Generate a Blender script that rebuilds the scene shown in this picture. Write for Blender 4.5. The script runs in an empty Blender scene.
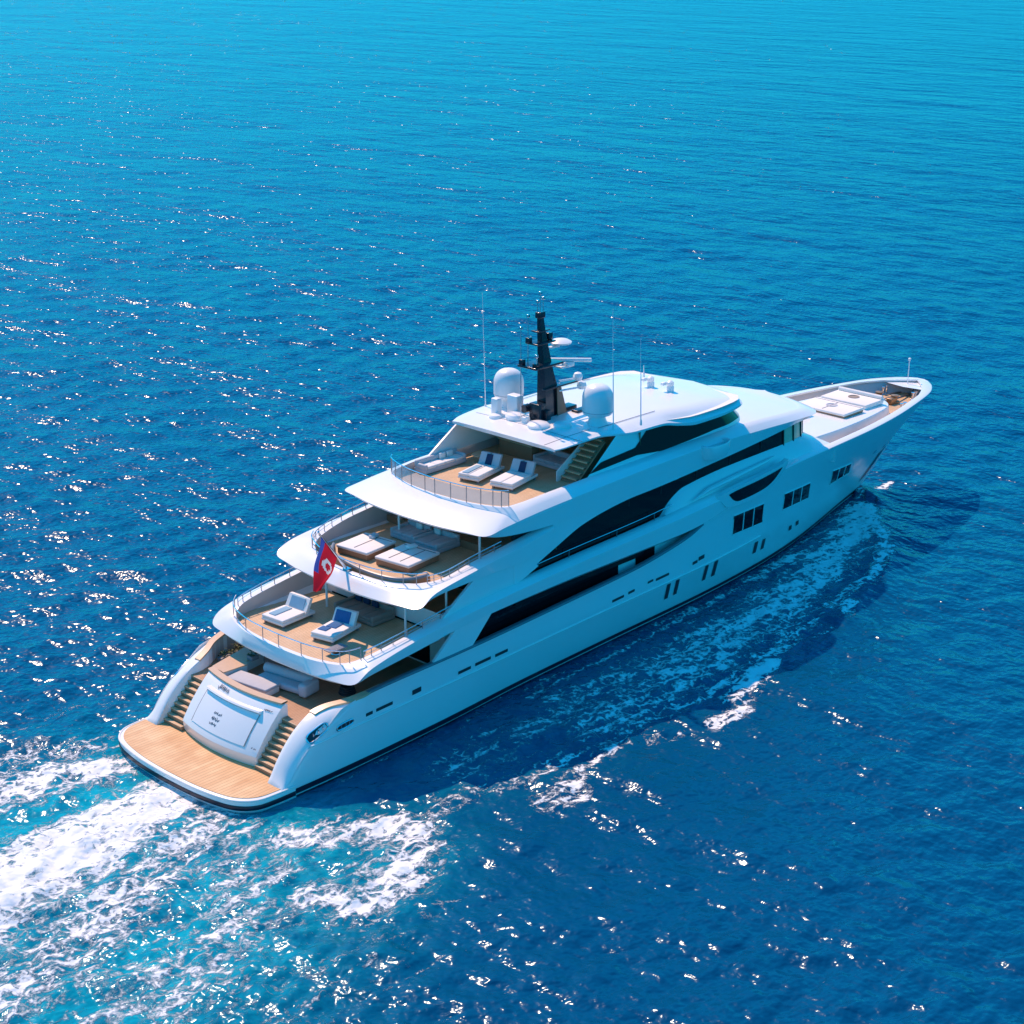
import bpy, math, random
import numpy as np
from mathutils import Matrix, Vector
R = math.radians
random.seed(7)
rng = np.random.default_rng(11)
S = bpy.context.scene
COL = S.collection

# ------------------------------------------------------------------ camera, sky, sun, exposure
cam = bpy.data.cameras.new('camera')
camo = bpy.data.objects.new('camera', cam)
COL.objects.link(camo)
S.camera = camo
cam.angle = 2 * math.atan(512 / 1772.735)
cam.clip_start = 1.0
cam.clip_end = 20000
PITCH, AZ = R(19.6217), R(43.5179)
CAM = np.array([-46.39, -68.07, 43.42])
ca, sa, cp, sp = math.cos(AZ), math.sin(AZ), math.cos(PITCH), math.sin(PITCH)
# the ship heads along +x, port is +y; the camera looks forward and down from astern on the starboard quarter
right = Vector((sa, -ca, 0))
fwd_g = Vector((ca, sa, 0))
fwd = fwd_g * cp + Vector((0, 0, -sp))
up = right.cross(fwd)
m = Matrix.Identity(4)
for i in range(3):
    m[i][0], m[i][1], m[i][2], m[i][3] = right[i], up[i], -fwd[i], CAM[i]
camo.matrix_world = m

SUN = Vector((0.19, 0.74, 0.96)).normalized()
w = bpy.data.worlds.new('World')
S.world = w
w.use_nodes = True
nt = w.node_tree
bg = nt.nodes['Background']
sky = nt.nodes.new('ShaderNodeTexSky')
sky.sky_type = 'NISHITA'
sky.sun_disc = False
sky.sun_elevation = math.asin(SUN.z)
sky.sun_rotation = math.atan2(SUN.x, SUN.y)
sky.ozone_density = 4.0
sky.dust_density = 0.2
sky.altitude = 1500.0
tint = nt.nodes.new('ShaderNodeMix')
tint.data_type = 'RGBA'
tint.blend_type = 'MULTIPLY'
tint.inputs[0].default_value = 1.0
tint.inputs[7].default_value = (0.035, 1.04, 1.25, 1)
nt.links.new(sky.outputs[0], tint.inputs[6])
# a clear marine sky: deeper towards the horizon than the bare model, fuller overhead
wtc = nt.nodes.new('ShaderNodeTexCoord'); wsep = nt.nodes.new('ShaderNodeSeparateXYZ'); wmr = nt.nodes.new('ShaderNodeMapRange')
wmr.inputs[1].default_value = 0.0; wmr.inputs[2].default_value = 0.55; wmr.inputs[3].default_value = 0.66; wmr.inputs[4].default_value = 1.30
nt.links.new(wtc.outputs['Generated'], wsep.inputs[0]); nt.links.new(wsep.outputs[2], wmr.inputs[0])
deepen = nt.nodes.new('ShaderNodeMix'); deepen.data_type = 'RGBA'; deepen.blend_type = 'MULTIPLY'; deepen.inputs[0].default_value = 1.0
nt.links.new(tint.outputs[2], deepen.inputs[6]); nt.links.new(wmr.outputs[0], deepen.inputs[7])
nt.links.new(deepen.outputs[2], bg.inputs['Color'])
bg.inputs['Strength'].default_value = 0.15
sl = bpy.data.lights.new('sun', 'SUN')
sl.energy = 4.4
sl.angle = R(0.53)
sl.color = (1.0, 0.66, 0.48)
so = bpy.data.objects.new('sun', sl)
so.rotation_euler = SUN.to_track_quat('Z', 'Y').to_euler()
COL.objects.link(so)
S.view_settings.view_transform = 'Standard'
S.view_settings.look = 'None'
S.view_settings.exposure = 0.25
S.view_settings.gamma = 1.0
S.cycles.use_denoising = True
S.cycles.max_bounces = 6
S.cycles.caustics_reflective = False
S.cycles.caustics_refractive = False
S.cycles.sample_clamp_indirect = 6.0

# ------------------------------------------------------------------ materials
def nodes(name):
    m = bpy.data.materials.new(name)
    m.use_nodes = True
    return m, m.node_tree, m.node_tree.nodes, m.node_tree.links, m.node_tree.nodes['Principled BSDF']

def mat(name, col, rough=0.5, metal=0.0, var=0.06, scale=3.0, coat=0.0, bump=0.0, bscale=30.0, spec=0.5):
    m, t, N, L, P = nodes(name)
    P.inputs['Roughness'].default_value = rough
    P.inputs['Metallic'].default_value = metal
    P.inputs['Coat Weight'].default_value = coat
    P.inputs['Specular IOR Level'].default_value = spec
    tc = N.new('ShaderNodeTexCoord')
    nz = N.new('ShaderNodeTexNoise')
    nz.inputs['Scale'].default_value = scale
    nz.inputs['Detail'].default_value = 4
    L.new(tc.outputs['Object'], nz.inputs['Vector'])
    mr = N.new('ShaderNodeMapRange')
    mr.inputs[3].default_value = 1 - var
    mr.inputs[4].default_value = 1 + var
    L.new(nz.outputs[0], mr.inputs[0])
    mx = N.new('ShaderNodeMix')
    mx.data_type = 'RGBA'
    mx.blend_type = 'MULTIPLY'
    mx.inputs[0].default_value = 1
    mx.inputs[6].default_value = (*col, 1)
    L.new(mr.outputs[0], mx.inputs[7])
    L.new(mx.outputs[2], P.inputs['Base Color'])
    if bump:
        n2 = N.new('ShaderNodeTexNoise')
        n2.inputs['Scale'].default_value = bscale
        n2.inputs['Detail'].default_value = 3
        L.new(tc.outputs['Object'], n2.inputs['Vector'])
        b = N.new('ShaderNodeBump')
        b.inputs['Strength'].default_value = bump
        b.inputs['Distance'].default_value = 0.02
        L.new(n2.outputs[0], b.inputs['Height'])
        L.new(b.outputs[0], P.inputs['Normal'])
    return m

def teak_mat(name, c1, c2, rough=0.55, plank=0.16, axis=1, seam=0.35):
    m, t, N, L, P = nodes(name)
    P.inputs['Roughness'].default_value = rough
    tc = N.new('ShaderNodeTexCoord')
    sep = N.new('ShaderNodeSeparateXYZ')
    L.new(tc.outputs['Object'], sep.inputs[0])
    dv = N.new('ShaderNodeMath'); dv.operation = 'DIVIDE'; dv.inputs[1].default_value = plank
    L.new(sep.outputs[axis], dv.inputs[0])
    fl = N.new('ShaderNodeMath'); fl.operation = 'FLOOR'; L.new(dv.outputs[0], fl.inputs[0])
    fr = N.new('ShaderNodeMath'); fr.operation = 'FRACT'; L.new(dv.outputs[0], fr.inputs[0])
    lx = N.new('ShaderNodeMath'); lx.operation = 'MULTIPLY'; lx.inputs[1].default_value = 0.35
    L.new(sep.outputs[1 - axis], lx.inputs[0])
    cmb = N.new('ShaderNodeCombineXYZ')
    L.new(lx.outputs[0], cmb.inputs[0]); L.new(fl.outputs[0], cmb.inputs[1])
    nz = N.new('ShaderNodeTexNoise'); nz.inputs['Scale'].default_value = 1.0; nz.inputs['Detail'].default_value = 2
    L.new(cmb.outputs[0], nz.inputs['Vector'])
    big = N.new('ShaderNodeTexNoise'); big.inputs['Scale'].default_value = 0.8; big.inputs['Detail'].default_value = 3
    L.new(tc.outputs['Object'], big.inputs['Vector'])
    ad = N.new('ShaderNodeMath'); ad.operation = 'ADD'
    L.new(nz.outputs[0], ad.inputs[0]); L.new(big.outputs[0], ad.inputs[1])
    mr = N.new('ShaderNodeMapRange'); mr.inputs[1].default_value = 0.7; mr.inputs[2].default_value = 1.3
    L.new(ad.outputs[0], mr.inputs[0])
    mx = N.new('ShaderNodeMix'); mx.data_type = 'RGBA'
    mx.inputs[6].default_value = (*c1, 1); mx.inputs[7].default_value = (*c2, 1)
    L.new(mr.outputs[0], mx.inputs[0])
    lt = N.new('ShaderNodeMath'); lt.operation = 'LESS_THAN'; lt.inputs[1].default_value = 0.1
    L.new(fr.outputs[0], lt.inputs[0])
    mx2 = N.new('ShaderNodeMix'); mx2.data_type = 'RGBA'; mx2.inputs[7].default_value = (c1[0] * seam, c1[1] * seam, c1[2] * seam, 1)
    L.new(lt.outputs[0], mx2.inputs[0]); L.new(mx.outputs[2], mx2.inputs[6])
    L.new(mx2.outputs[2], P.inputs['Base Color'])
    return m

M = {}
M['paint'] = mat('white_gelcoat', (0.84, 0.84, 0.83), 0.22, var=0.03, scale=0.6, coat=0.3)
M['hull'] = mat('hull_gelcoat', (0.82, 0.83, 0.83), 0.28, spec=0.45, var=0.03, scale=0.4, coat=0.1)
M['deckwhite'] = mat('nonskid_white', (0.78, 0.77, 0.74), 0.6, var=0.05, scale=2.0)
M['greyin'] = mat('bulwark_lining', (0.56, 0.53, 0.52), 0.5, var=0.06, scale=1.2)
M['teak'] = teak_mat('teak_deck', (0.55, 0.36, 0.20), (0.70, 0.49, 0.30))
M['teakplat'] = teak_mat('teak_platform', (0.55, 0.28, 0.11), (0.74, 0.49, 0.25), plank=0.24, seam=0.62)
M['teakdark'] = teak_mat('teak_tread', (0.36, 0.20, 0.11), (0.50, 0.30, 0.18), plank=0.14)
M['cap'] = mat('varnished_cap', (0.62, 0.41, 0.25), 0.35, var=0.1, scale=4)
M['wood'] = mat('brown_joinery', (0.33, 0.19, 0.11), 0.45, var=0.15, scale=3)
M['glass'] = mat('dark_tinted_glass', (0.004, 0.008, 0.012), 0.05, var=0.2, scale=0.4, spec=0.2)
M['litglass'] = mat('lit_curtain_glass', (0.80, 0.62, 0.42), 0.25, var=0.25, scale=1.5)  # beige colour stands in for the lit interior and curtains behind the panes
M['chrome'] = mat('polished_steel', (0.72, 0.74, 0.76), 0.16, 1.0, var=0.03)
M['post'] = mat('rail_post_steel', (0.30, 0.31, 0.33), 0.3, 0.9, var=0.05)
M['black'] = mat('black_rubber', (0.012, 0.013, 0.016), 0.5, var=0.15)
M['navy'] = mat('navy_boot_stripe', (0.006, 0.012, 0.03), 0.3, var=0.15)
M['slot'] = mat('dark_recess', (0.02, 0.035, 0.045), 0.4, var=0.2)
M['mast'] = mat('mast_black_paint', (0.012, 0.016, 0.026), 0.25, var=0.2, coat=0.3)
M['mastwood'] = mat('mast_brown_panel', (0.20, 0.13, 0.09), 0.4, var=0.15)
M['dome'] = mat('radome_white', (0.80, 0.81, 0.82), 0.35, var=0.03, scale=1)
M['cushion'] = mat('pale_cushion', (0.80, 0.78, 0.75), 0.85, var=0.05, scale=3, bump=0.4, bscale=12)
M['greyfab'] = mat('grey_fabric', (0.50, 0.51, 0.54), 0.9, var=0.08, scale=3, bump=0.4, bscale=14)
M['bluefab'] = mat('blue_fabric', (0.03, 0.13, 0.32), 0.85, var=0.12, scale=3, bump=0.3)
M['palebluefab'] = mat('pale_blue_fabric', (0.22, 0.40, 0.53), 0.85, var=0.1, scale=3, bump=0.3)
M['navyfab'] = mat('navy_fabric', (0.015, 0.035, 0.09), 0.85, var=0.12, scale=3)
M['wicker'] = mat('taupe_wicker', (0.30, 0.25, 0.21), 0.8, var=0.2, scale=25, bump=0.5, bscale=60)
M['seam'] = mat('cushion_seam', (0.22, 0.21, 0.21), 0.9)
M['slate'] = mat('slate_coaming', (0.20, 0.21, 0.24), 0.4, var=0.1)
M['leaf'] = mat('planter_leaves', (0.07, 0.10, 0.03), 0.7, var=0.4, scale=12)
M['bronze'] = mat('bronze_windlass', (0.35, 0.20, 0.10), 0.4, 0.6, var=0.3, scale=8)
M['ink'] = mat('transom_lettering', (0.09, 0.11, 0.15), 0.4)
M['red'] = mat('flag_red', (0.62, 0.012, 0.03), 0.8, var=0.1)
M['flagblue'] = mat('flag_blue', (0.05, 0.09, 0.38), 0.8, var=0.1)
M['flagwhite'] = mat('flag_white', (0.75, 0.72, 0.70), 0.8, var=0.08)

for key in ('red', 'flagblue', 'flagwhite'):
    t = M[key].node_tree; N, L = t.nodes, t.links; P = N['Principled BSDF']
    tl = N.new('ShaderNodeBsdfTranslucent'); L.new(P.inputs['Base Color'].links[0].from_socket, tl.inputs[0])
    mxs = N.new('ShaderNodeMixShader'); mxs.inputs[0].default_value = 0.42
    L.new(P.outputs[0], mxs.inputs[1]); L.new(tl.outputs[0], mxs.inputs[2]); L.new(mxs.outputs[0], N['Material Output'].inputs[0])
m, t, N, L, P = nodes('windbreak_glass')
P.inputs['Base Color'].default_value = (0.75, 0.80, 0.83, 1)
P.inputs['Roughness'].default_value = 0.08
tr = N.new('ShaderNodeBsdfTransparent'); tr.inputs[0].default_value = (0.80, 0.86, 0.88, 1)
mxs = N.new('ShaderNodeMixShader'); mxs.inputs[0].default_value = 0.42
L.new(tr.outputs[0], mxs.inputs[1]); L.new(P.outputs[0], mxs.inputs[2])
L.new(mxs.outputs[0], N['Material Output'].inputs[0])
M['windglass'] = m

# ------------------------------------------------------------------ mesh helpers
TWIN = {}
class MB:
    def __init__(s): s.v = []; s.f = []; s.split = None
    def add(s, vs, fs):
        o = len(s.v); s.v += [tuple(map(float, p)) for p in vs]
        s.f += [tuple(i + o for i in f) for f in fs]
    def grid(s, rows, closed_u=False, closed_v=False):
        nr, nc = len(rows), len(rows[0])
        vs = [p for r in rows for p in r]; fs = []
        for i in range(nr if closed_u else nr - 1):
            for j in range(nc if closed_v else nc - 1):
                a, b = i, (i + 1) % nr; c, d = j, (j + 1) % nc
                fs.append((a * nc + c, a * nc + d, b * nc + d, b * nc + c))
        s.add(vs, fs)
    def poly(s, pts): s.add(pts, [tuple(range(len(pts)))])
    def prism(s, pts, z0, z1):
        n = len(pts)
        vs = [(p[0], p[1], z0) for p in pts] + [(p[0], p[1], z1) for p in pts]
        fs = [tuple(range(n))[::-1], tuple(range(n, 2 * n))]
        fs += [(i, (i + 1) % n, n + (i + 1) % n, n + i) for i in range(n)]
        s.add(vs, fs)
    def box(s, x0, x1, y0, y1, z0, z1, r=0.0, rz=0.0, c=None):
        # a box whose edges are rounded by r
        if r <= 0:
            xs, ys, zs = [x0, x1], [y0, y1], [z0, z1]
            vs = [(x, y, z) for z in zs for y in ys for x in xs]
            fs = [(0, 2, 3, 1), (4, 5, 7, 6), (0, 1, 5, 4), (2, 6, 7, 3), (0, 4, 6, 2), (1, 3, 7, 5)]
        else:
            r = min(r, (x1 - x0) / 2.01, (y1 - y0) / 2.01, (z1 - z0) / 2.01)
            rings = []
            def ring(z, k):
                out = []
                for cx, cy, a0 in ((x1 - r, y1 - r, 0), (x0 + r, y1 - r, 90), (x0 + r, y0 + r, 180), (x1 - r, y0 + r, 270)):
                    for q in range(4):
                        a = R(a0 + 30 * q); out.append((cx + k * math.cos(a), cy + k * math.sin(a), z))
                return out
            for q in range(4):
                a = R(-90 + 30 * q); rings.append(ring(z0 + r + r * math.sin(a), max(r * math.cos(a), 0.001)))
            for q in range(4):
                a = R(30 * q); rings.append(ring(z1 - r + r * math.sin(a), max(r * math.cos(a), 0.001)))
            n = 16; vs = [p for g in rings for p in g]; fs = []
            for i in range(len(rings) - 1):
                for j in range(n):
                    fs.append((i * n + j, i * n + (j + 1) % n, (i + 1) * n + (j + 1) % n, (i + 1) * n + j))
            fs.append(tuple(range(n))[::-1]); fs.append(tuple(range(len(vs) - n, len(vs))))
        if rz:
            cx, cy = c if c else ((x0 + x1) / 2, (y0 + y1) / 2)
            q, p = math.cos(rz), math.sin(rz)
            vs = [(cx + (x - cx) * q - (y - cy) * p, cy + (x - cx) * p + (y - cy) * q, z) for x, y, z in vs]
        s.add(vs, fs)
    def hull8(s, b, t):
        s.add(list(b) + list(t), [(3, 2, 1, 0), (4, 5, 6, 7)] + [(i, (i + 1) % 4, 4 + (i + 1) % 4, 4 + i) for i in range(4)])
    def tube(s, pts, r, n=8, closed=False):
        pts = [Vector(p) for p in pts]; rows = []; m = len(pts)
        rr = r if hasattr(r, '__len__') else [r] * m
        for i, p in enumerate(pts):
            a = pts[i - 1] if (i > 0 or closed) else p
            b = pts[(i + 1) % m] if (i < m - 1 or closed) else p
            d = (b - a).normalized()
            u = d.orthogonal().normalized() if abs(d.z) > 0.95 else d.cross(Vector((0, 0, 1))).normalized()
            v = d.cross(u)
            rows.append([p + (u * math.cos(2 * math.pi * k / n) + v * math.sin(2 * math.pi * k / n)) * rr[i] for k in range(n)])
        s.grid(rows, closed_u=closed, closed_v=True)
        if not closed:
            s.poly(rows[0][::-1]); s.poly(rows[-1])
    def lathe(s, prof, c=(0, 0, 0), n=24):
        rows = [[(c[0] + r * math.cos(2 * math.pi * k / n), c[1] + r * math.sin(2 * math.pi * k / n), c[2] + z) for k in range(n)] for r, z in prof]
        s.grid(rows, closed_v=True)
        s.poly(rows[0][::-1]); s.poly(rows[-1])
    def mirror(s):
        n = len(s.v); fs = list(s.f)
        if n and min(abs(p[1]) for p in s.v) > 2e-3: s.split = (n, len(fs))
        s.v += [(x, -y, z) for x, y, z in s.v]
        s.f += [tuple(i + n for i in f[::-1]) for f in fs]
        return s
    def build(s, name, mt, parent=None, sharp=35):
        if s.split:
            # a part that exists on both sides: one object to starboard, one to port
            n, k = s.split; h = MB(); h.v = s.v[:n]; h.f = s.f[:k]
            o = h.build(name, mt, parent, sharp)
            h = MB(); h.v = s.v[n:]; h.f = [tuple(i - n for i in f) for f in s.f[k:]]
            TWIN[o.name] = h.build(name, mt, TWIN.get(parent.name, parent) if parent else None, sharp)
            return o
        me = bpy.data.meshes.new(name)
        me.from_pydata(s.v, [], s.f)
        me.validate()
        import bmesh
        bm = bmesh.new(); bm.from_mesh(me)
        bmesh.ops.remove_doubles(bm, verts=bm.verts, dist=1e-4)
        bmesh.ops.recalc_face_normals(bm, faces=bm.faces)
        bm.to_mesh(me); bm.free()
        for p in me.polygons: p.use_smooth = True
        me.set_sharp_from_angle(angle=R(sharp))
        if not isinstance(mt, (list, tuple)): mt = [mt]
        for k in mt: me.materials.append(M[k])
        o = bpy.data.objects.new(name, me)
        COL.objects.link(o)
        if parent: o.parent = parent
        return o

def empty(name, loc=(0, 0, 0), rz=0.0):
    o = bpy.data.objects.new(name, None)
    COL.objects.link(o); o.location = loc; o.rotation_euler = (0, 0, rz)
    o.empty_display_size = 0.3
    return o

def tag(o, label, cat, group=None, kind=None):
    o['label'] = label; o['category'] = cat
    if group: o['group'] = group
    if kind: o['kind'] = kind
    return o

def pc(xs, ys):
    """monotone cubic interpolation through a table"""
    xs = np.asarray(xs, float); ys = np.asarray(ys, float)
    h = np.diff(xs); d = np.diff(ys) / h; mm = np.zeros(len(xs))
    for i in range(1, len(xs) - 1):
        if d[i - 1] * d[i] > 0:
            w1, w2 = 2 * h[i] + h[i - 1], h[i] + 2 * h[i - 1]
            mm[i] = (w1 + w2) / (w1 / d[i - 1] + w2 / d[i])
    mm[0], mm[-1] = d[0], d[-1]
    def f(x):
        x = np.clip(x, xs[0], xs[-1]); i = int(np.clip(np.searchsorted(xs, x) - 1, 0, len(h) - 1))
        t = (x - xs[i]) / h[i]; t2, t3 = t * t, t * t * t
        return float((2 * t3 - 3 * t2 + 1) * ys[i] + (t3 - 2 * t2 + t) * h[i] * mm[i] + (-2 * t3 + 3 * t2) * ys[i + 1] + (t3 - t2) * h[i] * mm[i + 1])
    return f

def crom(ctrl, per=6):
    """Catmull-Rom through control points, per samples a span"""
    P = [np.array(p, float) for p in ctrl]; out = []
    for i in range(len(P) - 1):
        p0 = P[max(i - 1, 0)]; p1, p2 = P[i], P[i + 1]; p3 = P[min(i + 2, len(P) - 1)]
        for q in range(per):
            t = q / per
            out.append(0.5 * (2 * p1 + (p2 - p0) * t + (2 * p0 - 5 * p1 + 4 * p2 - p3) * t * t + (3 * p1 - p0 - 3 * p2 + p3) * t ** 3))
    out.append(P[-1]); return out

def strip(mb, xs, zl, zu, yf, rows=6, off=0.0, thick=0.0, lean=None):
    """a patch of a side surface between two height curves, on the starboard side (y negative)"""
    g = []
    for x in xs:
        a, b = zl(x), zu(x)
        g.append([(x, -(yf(x, a + (b - a) * k / rows) + off), a + (b - a) * k / rows) for k in range(rows + 1)])
    if lean: g = [[(x - lean(x, z), y, z) for x, y, z in q] for q in g]
    mb.grid(g)
    if thick:
        g2 = [[(x, y + thick, z) for x, y, z in r] for r in g]
        mb.grid(g2)
        mb.grid([[r[0] for r in g], [r[0] for r in g2]]); mb.grid([[r[-1] for r in g], [r[-1] for r in g2]])
        mb.grid([g[0], g2[0]]); mb.grid([g[-1], g2[-1]])
    return mb

# GEOM-BEGIN ------------------------------------------------------- hull form
STEM = pc([-1.2, 0.2, 3.1, 5.5, 7.4], [61.5, 63.2, 67.2, 69.7, 71.0])
HB_BOT = pc([0, 20, 38, 50, 58, 61.5], [5.2, 4.2, 3.7, 2.2, 0.7, 0.0])
HB_WL = pc([0, 2.5, 6, 13, 21, 28, 38, 45, 50, 54, 59, 63.2], [5.5, 5.75, 5.8, 5.6, 5.05, 4.75, 4.4, 3.85, 3.1, 2.2, 0.95, 0.0])
HB_RUB = pc([0, 2.6, 20, 36, 44, 50, 56, 61, 64.5, 67.2], [5.7, 5.85, 5.8, 5.6, 5.0, 4.1, 2.95, 1.75, 0.85, 0.0])
HB_TOP = pc([0, 2.6, 6, 38, 43, 47, 51, 55, 60, 65, 68, 69.4, 70.3, 70.8, 71.0], [5.8, 5.88, 5.9, 5.9, 5.8, 5.6, 5.42, 5.15, 4.5, 3.45, 2.6, 1.9, 1.25, 0.6, 0.0])
ZTOP = pc([2.6, 3.0, 3.8, 4.8, 5.8, 6.6, 9, 15, 23, 30, 33, 35, 36.2, 39, 42, 45, 52, 60, 66, 71.0],
          [0.7, 0.9, 1.9, 2.7, 3.3, 3.85, 4.15, 4.25, 4.55, 4.9, 5.25, 5.6, 6.0, 6.6, 7.1, 7.42, 7.5, 7.42, 7.34, 7.2])
def hull_y(x, z):
    """half breadth of the hull at station x and height z"""
    zs = np.array([-1.2, 0.2, 3.1, 7.4])
    # bring x to each level's own stem so the flare stays fair at the bow
    k = max(0.0, (x - 40) / (STEM(z) - 40)) if x > 40 else None
    ys = []
    for zz, f in zip(zs, (HB_BOT, HB_WL, HB_RUB, HB_TOP)):
        xx = x if k is None else 40 + k * (STEM(zz) - 40)
        ys.append(f(xx))
    z = min(max(z, -1.2), 7.8)
    if z <= 0.2: t = (z + 1.2) / 1.4; return ys[0] + (ys[1] - ys[0]) * t
    if z <= 3.1:
        t = (z - 0.2) / 2.9; return ys[1] + (ys[2] - ys[1]) * (t ** 0.9)
    t = (z - 3.1) / 4.3; return ys[2] + (ys[3] - ys[2]) * (t ** 1.1 if x > 40 else t)
# GEOM-END

# ------------------------------------------------------------------ the yacht
YACHT = empty('motor_yacht', (0, 0, 0))
tag(YACHT, 'large white multi deck motor yacht under way on blue sea, trailing a foaming wake', 'yacht')
Y = YACHT

# hull skin: columns follow the sheer, run out to the raked stem
hm = MB()
NZ = 22
us = np.concatenate([np.linspace(2.3, 40, 90) , 40 + 31.0 * (1 - (1 - np.linspace(0, 1, 70)[1:]) ** 1.5)])
rows = []
for u in us:
    r = []
    if u <= 40:
        zt = max(ZTOP(u), 0.62)
        for k in range(NZ + 1):
            z = -1.2 + (zt + 1.2) * k / NZ
            r.append((u, -hull_y(u, z), z))
    else:
        kk = (u - 40) / 31.0
        zt = ZTOP(u)
        for k in range(NZ + 1):
            z = -1.2 + (zt + 1.2) * k / NZ
            x = 40 + kk * (STEM(z) - 40)
            r.append((x, -max(hull_y(x, z), 0.0 if kk > 0.999 else 0.004), z))
    rows.append(r)
hm.grid(rows)
HULLTOP = [r[-1] for r in rows]
hm.mirror()
# closed stern below the platform
st = rows[0]
hm.grid([[p for p in st], [(p[0], -p[1], p[2]) for p in st]])
HULL = hm.build('hull', 'hull', Y, 40)

# boot stripe and thin white line at the waterline, as bands a few mm proud of the hull
def hull_band(z0, z1, x0, x1, off, name, mt, parent, zf=None, n=140, mir=True, rows=2):
    b = MB(); g = []
    for x in np.linspace(x0, x1, n):
        dz = zf(x) if zf else 0
        g.append([(x, -(hull_y(x, z0 + dz + (z1 - z0) * k / rows) + off), z0 + dz + (z1 - z0) * k / rows) for k in range(rows + 1)])
    b.grid(g)
    if mir: b.mirror()
    return b.build(name, mt, parent)
hull_band(0.22, 0.52, 2.4, 62.6, 0.012, 'boot_stripe', 'navy', HULL)
hull_band(-0.6, 0.10, 2.4, 62.0, 0.012, 'antifouling', 'navy', HULL)

# rub rail: a half-round moulding along the topsides
rb = MB(); pts = []
for x in np.linspace(4.5, 43.5, 90):
    z = float(np.interp(x, [4, 18, 27, 44], [2.5, 2.72, 2.92, 3.08]))
    pts.append((x, -(hull_y(x, z) + 0.03), z))
rb.tube(pts, 0.065, 8); rb.mirror(); rb.build('rub_rail', 'paint', HULL)

# swim platform: rounded slab around the stern with bumper
def platform_outline(inset=0.0):
    a = crom([(-0.3, 0, 0), (-0.22, 2.2, 0), (0.05, 4.0, 0), (0.42, 5.0, 0), (1.15, 5.65, 0), (2.2, 5.82, 0), (3.4, 5.86, 0)], 6)
    pts = [(p[0] + inset, max(p[1] - inset, 0)) for p in a]
    return [(x, -y) for x, y in pts[::-1]] + [(x, y) for x, y in pts[1:]]
pl = MB(); o0 = platform_outline()
prof = [(0.30, -0.2), (0.12, -0.05), (0.02, 0.2), (0.0, 0.45), (0.0, 0.66), (0.05, 0.74), (0.14, 0.77)]
pl.grid([[(x, y, z) for x, y in platform_outline(i)] for i, z in prof])
pl.poly([(x, y, 0.77) for x, y in platform_outline(0.14)])
PLAT = pl.build('swim_platform', 'paint', Y)
b = MB(); b.prism(platform_outline(0.16), 0.772, 0.80); b.build('teak_planking', 'teakplat', PLAT)
b = MB(); b.grid([[(x, y, z) for x, y in platform_outline(i)] for i, z in ((-0.012, 0.20), (-0.03, 0.30), (-0.03, 0.40), (-0.012, 0.46))])
b.build('bumper_stripe', 'navy', PLAT)
b = MB(); b.tube([(x, y, 0.72) for x, y in platform_outline(-0.0)], 0.06, 8); b.build('edge_moulding', 'cushion', PLAT)

# stern quarters: thick rounded wings that sweep up from the platform to the bulwark
ZQ = pc([2.55, 2.8, 3.2, 3.8, 4.5, 5.2, 5.9, 6.6, 7.4, 8.2], [0.82, 1.15, 1.75, 2.45, 3.05, 3.45, 3.72, 3.88, 4.0, 4.1])
YQ = pc([2.5, 5.4, 6.2, 7.2, 8.3], [4.68, 4.55, 4.75, 5.3, 5.62])
q = MB(); g = []
for x in np.linspace(2.55, 8.2, 40):
    zi, yi = ZQ(x), YQ(x); yo = hull_y(x, 0.7) + 0.03; r = []
    dep = max(0.0, min(1.0, (7.9 - x) / 3.0)) * 0.9 + 0.05
    dep = min(dep, zi - 0.72)
    r.append((x, -yi, 0.7)); r.append((x, -yi, zi - 0.05))
    for k in range(9):
        a = k / 8 * math.pi / 2
        r.append((x, -(yi + 0.04 + (hull_y(x, zi - dep) + 0.03 - yi - 0.04) * math.sin(a)), zi - dep * (1 - math.cos(a))))
    for zz in np.linspace(zi - dep, 0.6, 6)[1:]:
        r.append((x, -(hull_y(x, zz) + 0.03), zz))
    g.append(r)
q.grid(g); q.poly(g[0]); q.mirror()
QUART = q.build('stern_quarter', 'hull', Y, 50)
# teak cap on the bulwark shoulder
b = MB(); g = []
for x in np.linspace(5.55, 9.4, 24):
    z = ZQ(x) if x < 8.2 else ZTOP(x); yi = YQ(x)
    w2 = 0.34 * min(1, (9.5 - x) / 1.5) + 0.1
    yi = min(yi, 5.62)
    g.append([(x, -yi + 0.02, z - 0.03), (x, -yi + 0.02, z + 0.06), (x, -yi - w2, z + 0.05), (x, -yi - w2, z - 0.05)])
b.grid(g, closed_v=True); b.poly(g[0]); b.poly(g[-1]); b.mirror(); b.build('bulwark_cap', 'cap', QUART)

# bulwark lining and cap rail further forward
b = MB(); g = []
for x in np.linspace(6.0, 36.0, 80):
    z = ZTOP(x) if x > 7 else ZQ(x) - 0.03; yi = min(YQ(x) + 0.0, 5.62) if x < 8.3 else 5.62
    g.append([(x, -min(yi, hull_y(x, 2.9) - 0.08), 2.9), (x, -yi, z)])
b.grid(g); b.mirror(); b.build('bulwark_lining', 'greyin', Y)
b = MB(); g = []
for x in np.linspace(8.4, 36.2, 90):
    z = ZTOP(x)
    g.append([(x, -5.95, z - 0.04), (x, -5.97, z + 0.02), (x, -5.90, z + 0.07), (x, -5.66, z + 0.07), (x, -5.58, z + 0.02), (x, -5.58, z - 0.04)])
b.grid(g, closed_v=True); b.poly(g[0]); b.poly(g[-1]); b.mirror(); b.build('cap_rail', 'slate', Y)

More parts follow.
